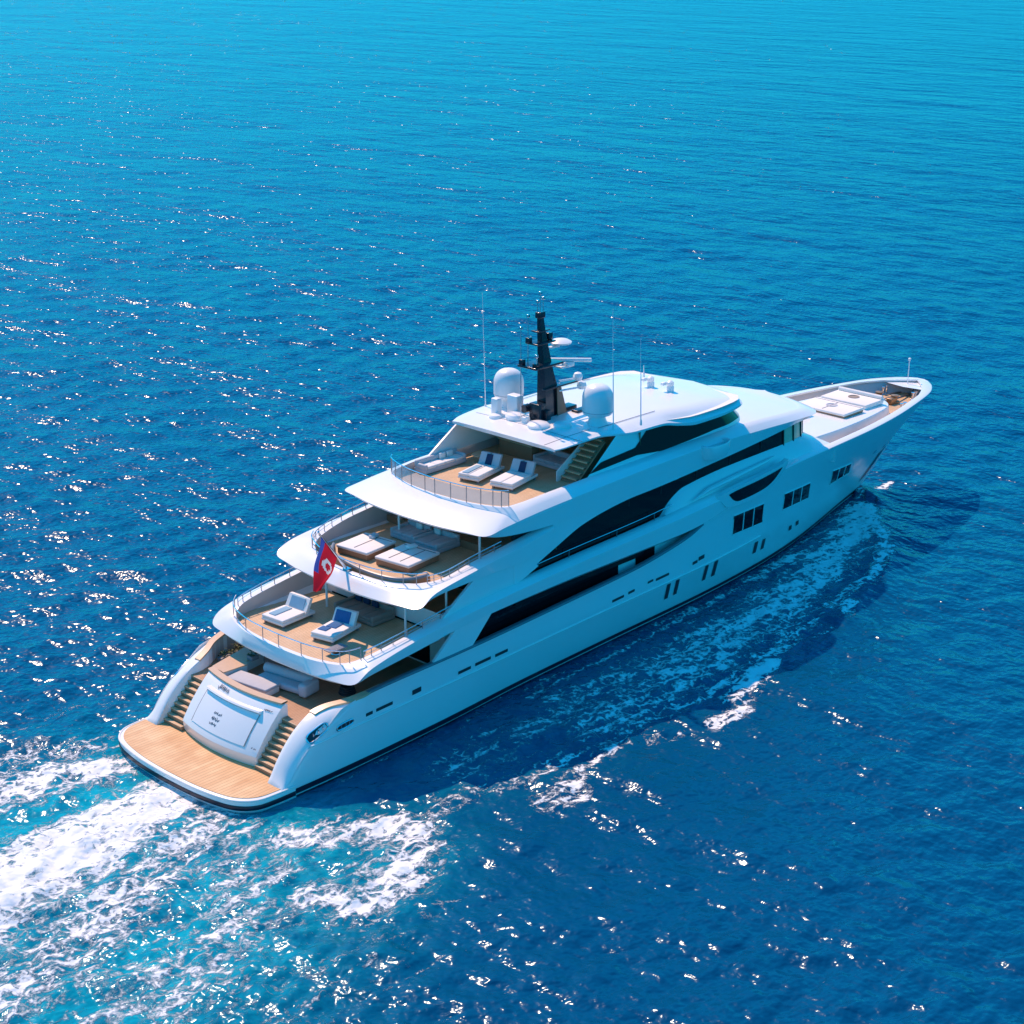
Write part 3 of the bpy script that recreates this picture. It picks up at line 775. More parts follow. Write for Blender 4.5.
# raised trunk with rounded front
TX = pc([49.5, 54, 58, 61, 62.8, 63.7, 64.1, 64.2], [3.45, 3.4, 3.15, 2.75, 2.3, 1.6, 0.75, 0.0])
TZ = pc([49.5, 52, 56, 60, 64.2], [7.7, 7.58, 7.45, 7.36, 7.25])
b = MB(); g = []
for x in np.concatenate([np.linspace(49.2, 63.0, 40), [63.4, 63.7, 63.9, 64.05, 64.15, 64.2]]):
    y, z = TX(x), TZ(x)
    g.append([(x + 0.02, -y - 0.10 * (y > 0), 6.4), (x, -y, z - 0.10), (x, -y + min(0.06, y), z - 0.02), (x, -max(y - 0.45, 0), z + 0.02), (x, 0, z + 0.06)])
b.grid(g); b.mirror(); TRUNK = b.build('foredeck_trunk', 'paint', Y, 45)

# ---------------------------------------------------------------- hull openings
def hull_quad(mb, c, off, n=6):
    """patch on the hull between four (x,z) corners: aft-bottom, fore-bottom, fore-top, aft-top"""
    a, d, e, f = [np.array(p, float) for p in c]; g = []
    for i in range(n + 1):
        u = i / n; lo, hi = a + (d - a) * u, f + (e - f) * u; r = []
        for k in range(n + 1):
            p = lo + (hi - lo) * k / n
            r.append((p[0], -(hull_y(p[0], p[1]) + off), p[1]))
        g.append(r)
    mb.grid(g)
def hull_window(name, c, mt, parent, off=0.02, frame=True):
    b = MB(); hull_quad(b, c, off + 0.012); b.mirror(); wo = b.build(name, mt, parent)
    if frame:
        a, d, e, f = [np.array(p, float) for p in c]; fb = MB()
        pts = []
        for p, q_ in ((a, d), (d, e), (e, f), (f, a)):
            for i in range(5):
                pp = p + (q_ - p) * i / 5; pts.append((pp[0], -(hull_y(pp[0], pp[1]) + off), pp[1]))
        fb.tube(pts, 0.035, 6, closed=True); fb.mirror(); fb.build('frame', 'paint', wo)
    return wo
# groups of three hull panes
WT = [[(39.75, 4.25), (43.4, 4.06), (43.15, 5.5), (39.62, 5.6)], [(45.98, 4.2), (49.82, 3.95), (49.25, 5.28), (45.75, 5.44)], [(53.15, 3.97), (56.55, 3.85), (55.75, 4.9), (52.45, 5.25)]]
for cset in WT:
    a, d, e, f = [np.array(p) for p in cset]
    wr = hull_window('hull_window', cset, 'black', HULL, frame=True)
    for i in range(3):
        u0, u1 = i / 3 + 0.025, (i + 1) / 3 - 0.025
        bl, br = a + (d - a) * u0, a + (d - a) * u1; tl, tr_ = f + (e - f) * u0, f + (e - f) * u1
        b = MB(); hull_quad(b, [bl + (tl - bl) * .04, br + (tr_ - br) * .04, tr_ - (tr_ - br) * .04, tl - (tl - bl) * .04], 0.045); b.mirror(); b.build('pane', 'glass', wr)
    for i in (1, 2):
        p, q_ = a + (d - a) * i / 3, f + (e - f) * i / 3
        b = MB(); b.tube([(p[0], -(hull_y(*p) + 0.04), p[1]), (q_[0], -(hull_y(*q_) + 0.04), q_[1])], 0.045, 6); b.mirror(); b.build('mullion', 'paint', wr)
for x, z0, z1, wd in ((33.55, 1.58, 2.76, .36), (34.45, 1.6, 2.77, .36), (37.45, 1.66, 2.85, .36), (38.5, 1.63, 2.85, .40), (43.45, 1.72, 2.66, .42), (44.5, 1.68, 2.54, .38), (48.4, 1.86, 2.28, .42), (49.45, 1.9, 2.3, .42)):
    hull_window('porthole', [(x + .12 - wd / 2, z0), (x + .12 + wd / 2, z0), (x - .12 + wd / 2, z1), (x - .12 - wd / 2, z1)], 'slot', HULL, frame=False)
for x0, x1, z, h in ((27.81, 28.89, 3.34, .16), (29.29, 29.89, 3.42, .16), (31.13, 31.66, 3.55, .14), (31.92, 33.21, 3.5, .16), (35.6, 36.1, 3.5, .2), (36.2, 36.8, 3.64, .26), (14.93, 15.9, 3.04, .18), (16.24, 17.46, 3.1, .18), (17.81, 18.82, 3.12, .18), (7.5, 8.68, 2.91, .18), (8.92, 10.09, 2.95, .18), (11.5, 12.15, 3.05, .28)):
    hull_window('scupper', [(x0, z - h / 2), (x1, z - h / 2 + .03), (x1, z + h / 2 + .03), (x0, z + h / 2)], 'slot', HULL, off=0.012, frame=False)
# polished mooring fairleads at the stern
def fairlead(cx, cz, sx, sz, tilt, yoff):
    g = MB(); ring = []
    for k in range(24):
        a = 2 * math.pi * k / 24
        x = cx + sx * math.copysign(abs(math.cos(a)) ** .6, math.cos(a)); z = cz + sz * math.copysign(abs(math.sin(a)) ** .6, math.sin(a)) + (x - cx) * tilt
        ring.append((x, z))
    return ring
for cx, cz, sx, sz, tilt in ((5.1, ZQ(5.1) - 0.42, 0.60, 0.17, 0.45), (6.75, 2.92, 0.55, 0.15, 0.08)):
    ring = fairlead(cx, cz, sx, sz, tilt, 0)
    def qy(x, z):
        if x > 8.0: return hull_y(x, z) + 0.03
        zi, yi = ZQ(x), YQ(x); dep = max(0.0, min(1.0, (7.9 - x) / 3.0)) * 0.9 + 0.05; dep = min(dep, zi - 0.72)
        if z < zi - dep: return hull_y(x, z) + 0.03
        cc_ = 1 - (z - (zi - dep)) / dep; k = math.acos(max(-1, min(1, 1 - cc_)))
        return yi + 0.04 + (hull_y(x, zi - dep) + 0.03 - yi - 0.04) * math.sin(k)
    b = MB(); b.tube([(x, -(qy(x, z) + 0.02), z) for x, z in ring], 0.05, 6, closed=True); b.mirror(); fl = b.build('fairlead', 'chrome', QUART)
    b = MB(); b.poly([(x, -(qy(x, z) + 0.015), z) for x, z in ring]); b.mirror(); b.build('opening', 'slot', fl)
    b = MB()
    for q_ in (-0.25, 0.05, 0.3):
        x = cx + q_; z = cz + q_ * tilt; b.box(x - .03, x + .03, -(qy(x, z) + .04), -(qy(x, z) - .02), z - sz * .8, z + sz * .8)
    b.mirror(); b.build('roller', 'chrome', fl)
# anchor pocket and polished roller covers near the stem
b = MB(); hull_quad(b, [(61.9, 1.25), (63.1, 1.35), (65.9, 3.15), (64.2, 3.05)], 0.03); b.mirror(); b.build('anchor_pocket', 'navy', HULL)
for x, z in ((61.6, 4.0), (64.3, 3.62), (66.4, 3.3)):
    b = MB(); hull_quad(b, [(x - .3, z - .14), (x + .25, z - .12), (x + .3, z + .14), (x - .2, z + .1)], 0.03, 3); b.mirror(); b.build('hawse_plate', 'chrome', HULL)


# ---------------------------------------------------------------- railings
def railing(name, pts, h, posts, parent, rail_r=0.028, bars=(), lean=0.0, mt='chrome'):
    """posts is a list of indices into pts; the rail runs h above pts"""
    b = MB()
    up_ = [(p[0], p[1], p[2] + h) for p in pts]
    b.tube(up_, rail_r, 6)
    for f in bars: b.tube([(p[0], p[1], p[2] + h * f) for p in pts], 0.014, 5)
    ro = b.build(name, mt, parent)
    for i in posts:
        p = pts[i]; pm = MB(); pm.tube([(p[0], p[1], p[2] - 0.05), (p[0], p[1], p[2] + h)], 0.026, 6); pm.build('post', 'post' if mt == 'chrome' else mt, ro)
    return ro
def full_u(c): return [(p[0], -p[1], p[2]) for p in c[::-1]] + [(p[0], p[1], p[2]) for p in c[1:]]
def off_in(c, d): 
    n_ = plan_normals(c); return [np.array([p[0] + k[0] * d, max(p[1] + k[1] * d, 0), p[2]]) for p, k in zip(c, n_)]
c = full_u(off_in([p for p in t1 if p[0] < 8.6], 0.12)); railing('aft_railing', c, 0.72, range(0, len(c), 4), B1)
c = [p for p in off_in(t1, 0.12) if 8.7 < p[0] < 15.0]
for s_ in (1, -1): cc = [(p[0], s_ * p[1], p[2]) for p in c]; railing('side_railing', cc, 0.42, range(0, len(cc), 2), B1, bars=(0.5,))
c = full_u(off_in([p for p in t2 if p[0] < 13.9], 0.10)); railing('aft_railing', c, 0.62, range(0, len(c), 4), B2)
c = [p for p in off_in(t2, 0.12) if 13.9 < p[0] < 19.0]
for s_ in (1, -1): cc = [(p[0], s_ * p[1], p[2]) for p in c]; railing('side_railing', cc, 0.42, range(0, len(cc), 2), B2, bars=(0.5,))
c = [p for p in off_in(t1, 0.15) if 19.5 < p[0] < 34]
for s_ in (1, -1): cc = [(p[0], s_ * p[1], p[2]) for p in c]; railing('walkway_railing', cc, 0.45, range(0, len(cc), 3), B1)
# sun deck: windbreak of glass panes between posts
c = full_u(off_in([p for p in t3 if p[0] < 20.4], 0.15))
c = c[2:-2]
ro = railing('windbreak_railing', c, 0.95, range(0, len(c), 3), B3)
for i in range(0, len(c) - 3, 3):
    b = MB(); seg = c[i:i + 4]
    b.grid([[(p[0], p[1], p[2] + 0.08) for p in seg], [(p[0], p[1], p[2] + 0.85) for p in seg]]); b.build('glass_panel', 'windglass', ro)
# pillars carrying the overhangs
for z0, z1, pts in ((5.1, 7.5, ((13.0, 2.6), (13.2, -3.6), (15.3, -4.6))), (7.75, 10.3, ((18.6, 2.6), (18.6, -3.9)))):
    for x, y in pts:
        b = MB(); b.tube([(x, y, z0), (x, y, z1)], 0.07, 10); b.build('pillar', 'paint', Y)
# curved dark backrest along the aft edge of the bridge deck
b = MB(); cc = crom([(14.2, 3.3, 0), (13.35, 2.4, 0), (12.85, 0.7, 0), (12.65, -1.2, 0), (12.9, -2.9, 0), (13.6, -3.7, 0), (14.6, -3.95, 0)], 6)
b.grid([[(p[0], p[1], 7.7) for p in cc], [(p[0] - .05, p[1], 8.15) for p in cc], [(p[0] - .04, p[1], 8.25) for p in cc], [(p[0] + .12, p[1], 8.25) for p in cc], [(p[0] + .16, p[1], 8.15) for p in cc], [(p[0] + .2, p[1], 7.7) for p in cc]])
CC = b.build('curved_coaming', 'wood', Y)
b = MB(); b.tube([(p[0] + .04, p[1], 8.32) for p in cc], 0.10, 8); b.build('coaming_rail', 'slate', CC)

# ---------------------------------------------------------------- roof gear
def dome(x, y, z, r, hgt):
    b = MB()
    pr = [(0.3 * r, 0.42), (0.62 * r, 0.52), (0.92 * r, 0.62), (0.98 * r, 0.72), (r, 0.95)]
    for k in range(9):
        a = k / 8 * math.pi / 2
        pr.append((max(r * math.cos(a) ** 0.75, 0.01), 0.42 + hgt - r * 0.95 + r * 0.95 * math.sin(a)))
    b.lathe(pr, (x, y, z), 32)
    d = b.build('satellite_dome', 'dome', ROOF, 50)
    b = MB(); b.lathe([(0.75 * r, 0), (0.62 * r, 0.12), (0.5 * r, 0.45), (0.5 * r, 0.5)], (x, y, z), 24); b.build('pedestal', 'dome', d)
    b = MB(); b.lathe([(1.006 * r, 0.80), (1.012 * r, 0.82), (1.006 * r, 0.84)], (x, y, z), 32); b.build('seam_ring', 'greyfab', d)
dome(28.9, 3.7, 13.2, 0.92, 1.95)
dome(29.7, -2.75, 13.25, 0.92, 2.0)

# mast: raked black tapered tower
MY = 0.35
def sect(x0, x1, y, z): return [(x0, MY - y, z), (x1, MY - y * 0.8, z), (x1, MY + y * 0.8, z), (x0, MY + y, z)]
secs = [sect(28.2, 30.0, 0.40, 13.2), sect(28.2, 29.55, 0.36, 14.4), sect(28.15, 29.0, 0.29, 16.0), sect(28.05, 28.6, 0.21, 17.6), sect(27.95, 28.3, 0.15, 19.0), sect(27.92, 28.2, 0.13, 19.7)]
b = MB(); b.grid(secs, closed_v=True); b.poly(secs[-1]); b.poly(secs[0])
MAST = b.build('mast', 'mast', ROOF, 20)
b = MB(); b.hull8([(29.1, MY - .51, 13.25), (30.0, MY - .46, 13.25), (30.0, MY - .40, 13.25), (29.1, MY - .44, 13.25)], [(29.1, MY - .44, 15.0), (29.5, MY - .41, 15.0), (29.5, MY - .36, 15.0), (29.1, MY - .38, 15.0)]); b.build('mast_panel', 'mastwood', MAST)
for name, bx in (('spreader', (26.9, 29.3, -0.75, 0.75, 16.55, 16.68)), ('spreader', (27.3, 28.9, -0.5, 0.5, 17.9, 18.0)), ('spreader', (28.0, 30.9, -0.5, -0.2, 15.05, 15.15)),
                 ('spreader', (27.6, 28.6, -0.3, 0.3, 18.6, 18.68)), ('mast_lamp', (28.6, 28.95, -0.2, 0.15, 18.0, 18.4)), ('mast_lamp', (27.8, 28.32, -0.18, 0.18, 19.4, 19.75)), ('mast_locker', (27.9, 28.3, -0.7, -0.3, 13.2, 13.9)), ('mast_locker', (30.2, 31.3, -1.1, -0.6, 13.2, 13.5)), ('mast_lamp', (26.9, 27.2, 0.35, 0.65, 16.68, 17.0)), ('mast_lamp', (27.2, 27.5, 0.1, 0.4, 18.0, 18.3)), ('mast_lamp', (27.0, 27.3, -0.65, -0.35, 16.68, 16.9)), ('mast_locker', (27.5, 28.1, -0.45, 0.35, 13.2, 14.3)), ('mast_locker', (29.9, 31.0, -0.35, 0.35, 13.2, 13.6))):
    b = MB(); b.box(bx[0], bx[1], MY + bx[2], MY + bx[3], bx[4], bx[5], 0.03); b.build(name, 'mast', MAST)
b = MB(); b.tube([(27.7, MY + .6, 13.9), (27.3, MY + .6, 13.9)], [0.27, 0.24], 14); b.build('horn', 'mast', MAST)
b = MB(); b.box(29.3, 29.9, MY - 0.62, MY + 0.1, 16.18, 16.28, 0.03); b.box(30.0 - 0.3, 30.2 + 0.1, MY - 0.75, MY - 0.2, 16.2, 16.46, 0.06); b.box(30.1 - 1.35, 30.1 + 1.35, MY - 0.58, MY - 0.36, 16.46, 16.68, 0.07, R(-48)); b.build('radar_scanner', 'dome', MAST)
b = MB(); b.box(28.6, 29.6, MY - 0.15, MY + 0.1, 17.40, 17.5); b.lathe([(0.02, 0), (0.3, 0.02), (0.62, 0.10), (0.66, 0.2), (0.45, 0.32), (0.02, 0.38)], (29.7, MY - 0.15, 17.5), 20); b.build('small_radome', 'dome', MAST)
for x, y, z in ((30.7, MY - .65, 15.25), (31.0, MY - .7, 14.65)):
    b = MB(); b.tube([(29.3, MY - .4, z + 0.15), (x - .1, y, z + 0.12)], 0.06, 6); b.lathe([(0.02, 0), (0.24, 0.02), (0.3, 0.22), (0.22, 0.42), (0.02, 0.5)], (x, y, z), 16); b.build('floodlight', 'dome', MAST)
for x, y, z0, z1 in ((27.05, 0.6, 13.3, 18.9), (27.4, 0.35, 16.6, 19.6), (28.05, 0.0, 19.7, 20.9), (28.2, -0.1, 19.7, 20.6), (27.95, 0.12, 19.7, 20.4), (27.1, -0.6, 16.6, 17.4)):
    b = MB(); b.tube([(x, MY + y, z0), (x, MY + y, z1 - 0.05)], 0.035, 6); b.box(x - .08, x + .08, MY + y - .08, MY + y + .08, z1 - 0.12, z1 + 0.06, 0.02); b.build('mast_aerial', 'chrome', MAST)
for x, y, z, h in ((27.9, 4.7, 13.0, 7.2), (29.75, -3.95, 13.1, 7.2), (31.6, -4.5, 13.1, 5.2), (40.0, 2.2, 13.1, 0.8)):
    b = MB(); b.tube([(x, y, z), (x - h * 0.01, y + h * .02, z + h)], [0.04, 0.016], 6); b.lathe([(0.08, 0), (0.06, 0.3), (0.03, 0.35)], (x, y, z), 8); b.build('whip_antenna', 'dome', ROOF)
# squat life-raft style housings and lockers on the hard top
for x, y, r, h in ((27.2, 1.5, 0.62, 0.35), (26.9, -0.6, 0.66, 0.30), (27.8, -1.7, 0.55, 0.30), (26.6, 2.6, 0.4, 0.22)):
    b = MB(); b.lathe([(r, 0), (r * 1.02, h * 0.5), (r * 0.85, h * 0.85), (r * 0.4, h), (0.02, h * 1.02)], (x, y, roofz(x, y) - 0.03), 20); b.build('roof_pod', 'dome', ROOF)
for x, y, sx, sy, h in ((27.1, 3.0, 0.22, 0.26, 1.0), (27.9, 2.2, 0.30, 0.42, 1.15), (27.0, 0.5, 0.2, 0.2, 0.35)):
    b = MB(); b.box(x - sx, x + sx, y - sy, y + sy, roofz(x, y) - 0.05, roofz(x, y) + h, 0.07); b.build('roof_locker', 'dome', ROOF)
for x, y in ((38.0, 0.0), (38.1, -1.5)):
    z = roofz(x, y)
    b = MB(); b.lathe([(0.24, -0.03), (0.24, 0.30), (0.2, 0.36), (0.22, 0.40), (0.22, 0.60), (0.1, 0.70), (0.02, 0.71)], (x, y, z), 16); b.box(x - 0.5, x - 0.15, y + 0.15, y + 0.4, z + 0.4, z + 0.6, 0.04); b.build('searchlight', 'dome', ROOF)

# bow gear
JACK = MB(); JACK.tube([(69.6, 0.3, 7.0), (69.65, 0.3, 8.9)], 0.035, 8); JACK.lathe([(0.02, 0), (0.11, 0.04), (0.11, 0.22), (0.02, 0.27)], (69.65, 0.3, 8.85), 10); JACK.build('jackstaff', 'dome', GUN)
for x, y in ((66.4, 0.75), (66.4, -0.6)):
    b = MB(); b.lathe([(0.38, 0), (0.38, 0.12), (0.2, 0.2), (0.18, 0.42), (0.3, 0.5), (0.3, 0.58), (0.02, 0.62)], (x, y, 6.43), 16); b.box(x - 0.8, x - 0.2, y - 0.25, y + 0.25, 6.43, 6.9, 0.06); b.build('anchor_windlass', 'bronze', Y)
    b = MB(); b.tube([(x + 0.3, y, 6.7), (x + 1.5, y * 0.8, 6.6), (x + 2.6, y * 0.6, 6.5)], 0.07, 6); b.build('anchor_chain', 'post', Y)
for x, y in ((64.9, 2.0), (68.2, -1.2), (68.0, 1.3), (65.0, -2.2), (57.3, -4.1)):
    b = MB(); b.box(x - 0.4, x + 0.4, y - 0.12, y + 0.12, 6.43, 6.52, 0.03)
    for s_ in (-0.22, 0.22): b.lathe([(0.1, 0), (0.1, 0.42), (0.15, 0.46), (0.15, 0.52), (0.02, 0.54)], (x + s_, y, 6.5), 12)
    b.build('bollard', 'chrome' if x > 60 else 'black', Y)
b = MB(); b.box(64.6, 65.3, -0.5, 0.5, 6.43, 7.0, 0.08); b.build('deck_locker', 'greyfab', Y)

# ---------------------------------------------------------------- loose furniture
def lounger(name, loc, rz, lx, wy, label, group, cols, base='cushion', back=0.6, pads=2):
    r = empty(name, loc, rz); tag(r, label, 'lounger', group)
    b = MB(); b.box(-lx / 2, lx / 2, -wy / 2, wy / 2, 0.16, 0.34, 0.05); b.build('frame', base, r)
    for sx in (-1, 1):
        for sy in (-1, 1):
            b = MB(); b.box(sx * (lx / 2 - 0.2) - 0.06, sx * (lx / 2 - 0.2) + 0.06, sy * (wy / 2 - 0.15) - 0.06, sy * (wy / 2 - 0.15) + 0.06, 0, 0.18); b.build('leg', 'slate', r)
    hinge = lx / 2 - 0.75; wp = wy / pads
    for k in range(pads):
        y0 = -wy / 2 + k * wp
        b = MB(); b.box(-lx / 2 + 0.02, hinge, y0 + 0.015, y0 + wp - 0.015, 0.33, 0.50, 0.06); b.build('mattress', 'cushion', r)
        b = MB()
        b.hull8([(hinge - 0.02, y0 + 0.02, 0.34), (hinge + 0.2, y0 + 0.02, 0.34), (hinge + 0.2, y0 + wp - 0.02, 0.34), (hinge - 0.02, y0 + wp - 0.02, 0.34)],
                [(hinge + 0.42, y0 + 0.04, 0.5 + back), (hinge + 0.62, y0 + 0.04, 0.48 + back), (hinge + 0.62, y0 + wp - 0.04, 0.48 + back), (hinge + 0.42, y0 + wp - 0.04, 0.5 + back)])
        b.build('backrest', cols.get('back', 'cushion'), r)
    for (x0, x1, y0, y1, mt) in cols.get('towels', ()):
        b = MB(); b.box(x0, x1, y0, y1, 0.505, 0.545, 0.015); b.build('towel', mt, r)
    for (y0, y1, mt) in cols.get('pillows', ()):
        b = MB(); hx = hinge + 0.10
        b.hull8([(hx - 0.05, y0, 0.50), (hx + 0.10, y0, 0.48), (hx + 0.10, y1, 0.48), (hx - 0.05, y1, 0.50)], [(hx + 0.22, y0 + .03, 0.55 + back * 0.85), (hx + 0.36, y0 + .03, 0.52 + back * 0.85), (hx + 0.36, y1 - .03, 0.52 + back * 0.85), (hx + 0.22, y1 - .03, 0.55 + back * 0.85)])
        b.build('pillow', mt, r)
    return r
Z1, Z2, Z3, Z0 = 5.1, 7.75, 10.5, 3.0
lounger('sun_lounger', (10.35, 2.75, Z1), R(4), 2.5, 1.7, 'white lounger with pale blue cushions nearest the port rail of the upper deck', 'loungers on the upper aft deck',
        {'towels': [(-0.95, 0.35, 0.05, 0.55, 'palebluefab')], 'pillows': [(-0.55, 0.55, 'palebluefab')]}, pads=1)
lounger('sun_lounger', (10.75, -0.75, Z1), R(12), 2.6, 1.5, 'white lounger with bright blue towels nearest the starboard rail of the upper deck', 'loungers on the upper aft deck',
        {'towels': [(-0.85, -0.35, 0.05, 0.6, 'bluefab'), (-0.3, 0.45, -0.2, 0.45, 'bluefab')], 'pillows': [(-0.4, 0.6, 'bluefab')]}, pads=1)
lounger('double_lounger', (23.9, 1.15, Z3), R(12), 2.9, 1.45, 'pale double lounger in the middle of the sun deck, beside the round table', 'double loungers on the sun deck',
        {'back': 'greyfab', 'pillows': [(-0.2, 0.25, 'navyfab')], 'towels': [(-1.3, 0.3, 0.12, 0.5, 'palebluefab')]})
lounger('double_lounger', (24.2, -1.2, Z3), R(12), 2.9, 1.55, 'pale double lounger on the starboard side of the sun deck, bare mattresses', 'double loungers on the sun deck',
        {'back': 'greyfab', 'pillows': [(-0.25, 0.2, 'navyfab')]})

def sofa(name, loc, rz, lx, wy, label, mt, group=None, arms=(1, 1), seat='cushion', base=None, h=0.75, pillows=()):
    """sofa along local x with its back on the +y side"""
    r = empty(name, loc, rz); tag(r, label, 'sofa', group)
    b = MB(); b.box(-lx / 2, lx / 2, -wy / 2, wy / 2, 0.04, 0.3, 0.05); b.build('base', base or mt, r)
    n = max(1, round(lx / 0.9)); s0 = -lx / 2 + 0.18; sw = (lx - 0.36) / n
    for i in range(n):
        b = MB(); b.box(s0 + i * sw + 0.01, s0 + (i + 1) * sw - 0.01, -wy / 2 + 0.02, wy / 2 - 0.2, 0.29, 0.47, 0.06); b.build('seat_cushion', seat, r)
    b = MB(); b.box(-lx / 2, lx / 2, wy / 2 - 0.24, wy / 2, 0.28, h, 0.08); b.build('backrest', mt, r)
    for i, a in enumerate(arms):
        if a:
            x = (-lx / 2, lx / 2 - 0.2)[i]
            b = MB(); b.box(x, x + 0.2, -wy / 2, wy / 2 - 0.2, 0.28, 0.6, 0.06); b.build('armrest', mt, r)
    for x, m_ in pillows:
        b = MB(); b.box(x - 0.25, x + 0.25, wy / 2 - 0.42, wy / 2 - 0.24, 0.46, 0.82, 0.08); b.build('pillow', m_, r)
    return r
sofa('sofa', (23.4, 4.05, Z3), 0, 3.4, 1.0, 'long grey sofa along the port coaming of the sun deck', 'greyfab', arms=(1, 1), pillows=((0.9, 'cushion'), (0.3, 'cushion')))
sofa('sofa', (13.55, 0.1, Z1), R(-90), 3.2, 1.7, 'brown wicker sofa with navy cushions in the shade of the upper deck', 'wicker', seat='wicker', pillows=((-1.0, 'navyfab'), (-0.35, 'navyfab'), (0.35, 'navyfab')))
sofa('sofa', (19.0, 2.0, Z2), R(-90), 1.9, 1.6, 'grey sofa with a scatter pillow on bridge deck, port one of two in shade', 'greyfab', 'grey sofas in the shade of the bridge deck', seat='greyfab', pillows=((0.2, 'cushion'),))
sofa('sofa', (18.95, -0.1, Z2), R(-90), 2.0, 1.9, 'grey sofa on bridge deck, starboard one of two in shade, beside the white pillar', 'greyfab', 'grey sofas in the shade of the bridge deck', seat='greyfab', pillows=((-0.5, 'cushion'),))

def sunpad(name, loc, rz, lx, wy, label, group, base='wood', seams=2, h=0.5, top='cushion', bolster=False, emblem=None):
    r = empty(name, loc, rz); tag(r, label, 'sun pad', group)
    b = MB(); b.box(-lx / 2 + 0.05, lx / 2 - 0.05, -wy / 2 + 0.05, wy / 2 - 0.05, 0, h - 0.16, 0.05); b.build('base', base, r)
    b = MB(); b.box(-lx / 2, lx / 2, -wy / 2, wy / 2, h - 0.18, h, 0.07); p = b.build('mattress', top, r)
    b = MB()
    for i in range(seams):
        y = -wy / 2 + wy * (i + 1) / (seams + 1)
        b.tube([(-lx / 2 + 0.25, y, h + 0.002), (lx / 2 - 0.35, y, h + 0.002)], 0.028, 5)
    b.box(lx / 2 - 0.32, lx / 2 - 0.26, -wy / 2 + 0.1, wy / 2 - 0.1, h - 0.02, h + 0.012)
    if seams: b.build('seam', 'seam', p)
    if bolster:
        b = MB(); b.tube([(lx / 2 - 0.2, -wy / 2 + 0.1, h + 0.12), (lx / 2 - 0.2, wy / 2 - 0.1, h + 0.12)], 0.15, 12); b.build('bolster', top, r)
    if emblem:
        b = MB(); b.lathe([(0.42, 0), (0.42, 0.05), (0.32, 0.055), (0.3, 0.02)], (0.15, 0, h - 0.01), 20); b.build('drain_ring', emblem, p)
    return r
sunpad('sun_pad', (15.75, 2.25, Z2), R(6), 2.5, 2.35, 'square white sun pad on the bridge deck, port one, nearest the ensign', 'sun pads on the bridge deck', seams=1, h=0.52)
sunpad('sun_pad', (16.1, -0.75, Z2), R(6), 2.7, 2.5, 'square white sun pad with two seams on bridge deck, starboard of the pair', 'sun pads on the bridge deck', seams=2, h=0.52)
def cushion(loc, rz, label, mt):
    r_ = empty('throw_cushion', loc, rz); tag(r_, label, 'cushion')
    b = MB(); b.box(-0.32, 0.32, -0.22, 0.22, 0, 0.17, 0.08); b.build('cover', mt, r_)
cushion((16.65, 2.6, Z2 + 0.52), R(20), 'grey throw cushion lying on the port sun pad of the bridge deck', 'greyfab')
cushion((16.95, -0.2, Z2 + 0.52), R(-15), 'white throw cushion lying on the starboard sun pad of the bridge deck', 'cushion')
sunpad('sun_pad', (58.5, -0.1, TZ(58.5) + 0.03), R(0), 2.6, 4.1, 'white sun pad with a grey ring on the foredeck, aft one of the pair', 'sun pads on the foredeck', base='wood', seams=1, h=0.34, emblem='greyfab')
sunpad('sun_pad', (61.6, 0.05, TZ(61.6) + 0.03), R(0), 2.5, 3.9, 'white sun pad with a tan ring on the foredeck, forward one of the pair', 'sun pads on the foredeck', base='paint', seams=0, h=0.36, emblem='wicker', bolster=True)
sofa('foredeck_sofa', (55.6, 1.6, TZ(55.6)), R(90), 3.2, 1.2, 'white sofa on the foredeck just aft of the sun pads', 'cushion', h=0.6)
sunpad('cushion_bench', (6.15, 0.75, Z0), R(-82), 2.9, 1.15, 'flat grey and white cushioned bench just behind the transom rail', None, base='cushion', seams=0, h=0.5, top='greyfab')
def bolster_sofa():
    r = empty('cockpit_sofa', (7.5, -0.4, Z0), R(-80)); tag(r, 'rounded grey sofa with one raised arm in the shaded main deck cockpit', 'sofa')
    b = MB(); b.box(-1.75, 1.75, -0.55, 0.45, 0.05, 0.42, 0.14); b.build('seat', 'greyfab', r)
    b = MB(); b.tube([(-1.7, 0.35, 0.62), (1.6, 0.35, 0.62)], 0.27, 14); b.build('backrest', 'greyfab', r)
    b = MB(); b.box(1.3, 1.85, -0.7, 0.55, 0.03, 0.78, 0.16); b.build('armrest', 'greyfab', r)
bolster_sofa()
def table(name, loc, r_, h, label, top, square=None):
    r = empty(name, loc); tag(r, label, 'table')
    b = MB()
    if square: b.box(-square[0] / 2, square[0] / 2, -square[1] / 2, square[1] / 2, h - 0.06, h, 0.02)
    else: b.lathe([(r_ * 0.96, h - 0.06), (r_, h - 0.03), (r_ * 0.98, h), (0.02, h)], (0, 0, 0), 28)
    b.build('tabletop', top, r)
    b = MB(); b.lathe([(0.28, 0), (0.26, 0.04), (0.07, 0.08), (0.07, h - 0.05)], (0, 0, 0), 14); b.build('pedestal', 'chrome', r)
table('round_table', (25.6, 2.75, Z3), 0.62, 0.62, 'round wooden table between port sofa and loungers on the sun deck', 'cap')
table('side_table', (24.75, 2.15, Z3), 0.38, 0.42, 'small dark round side table at the head of a sun deck lounger', 'wood')
table('low_table', (9.15, -2.55, Z1), 0.4, 0.3, 'low grey rectangular table near the starboard corner of the upper deck', 'slate', square=(1.2, 0.6))
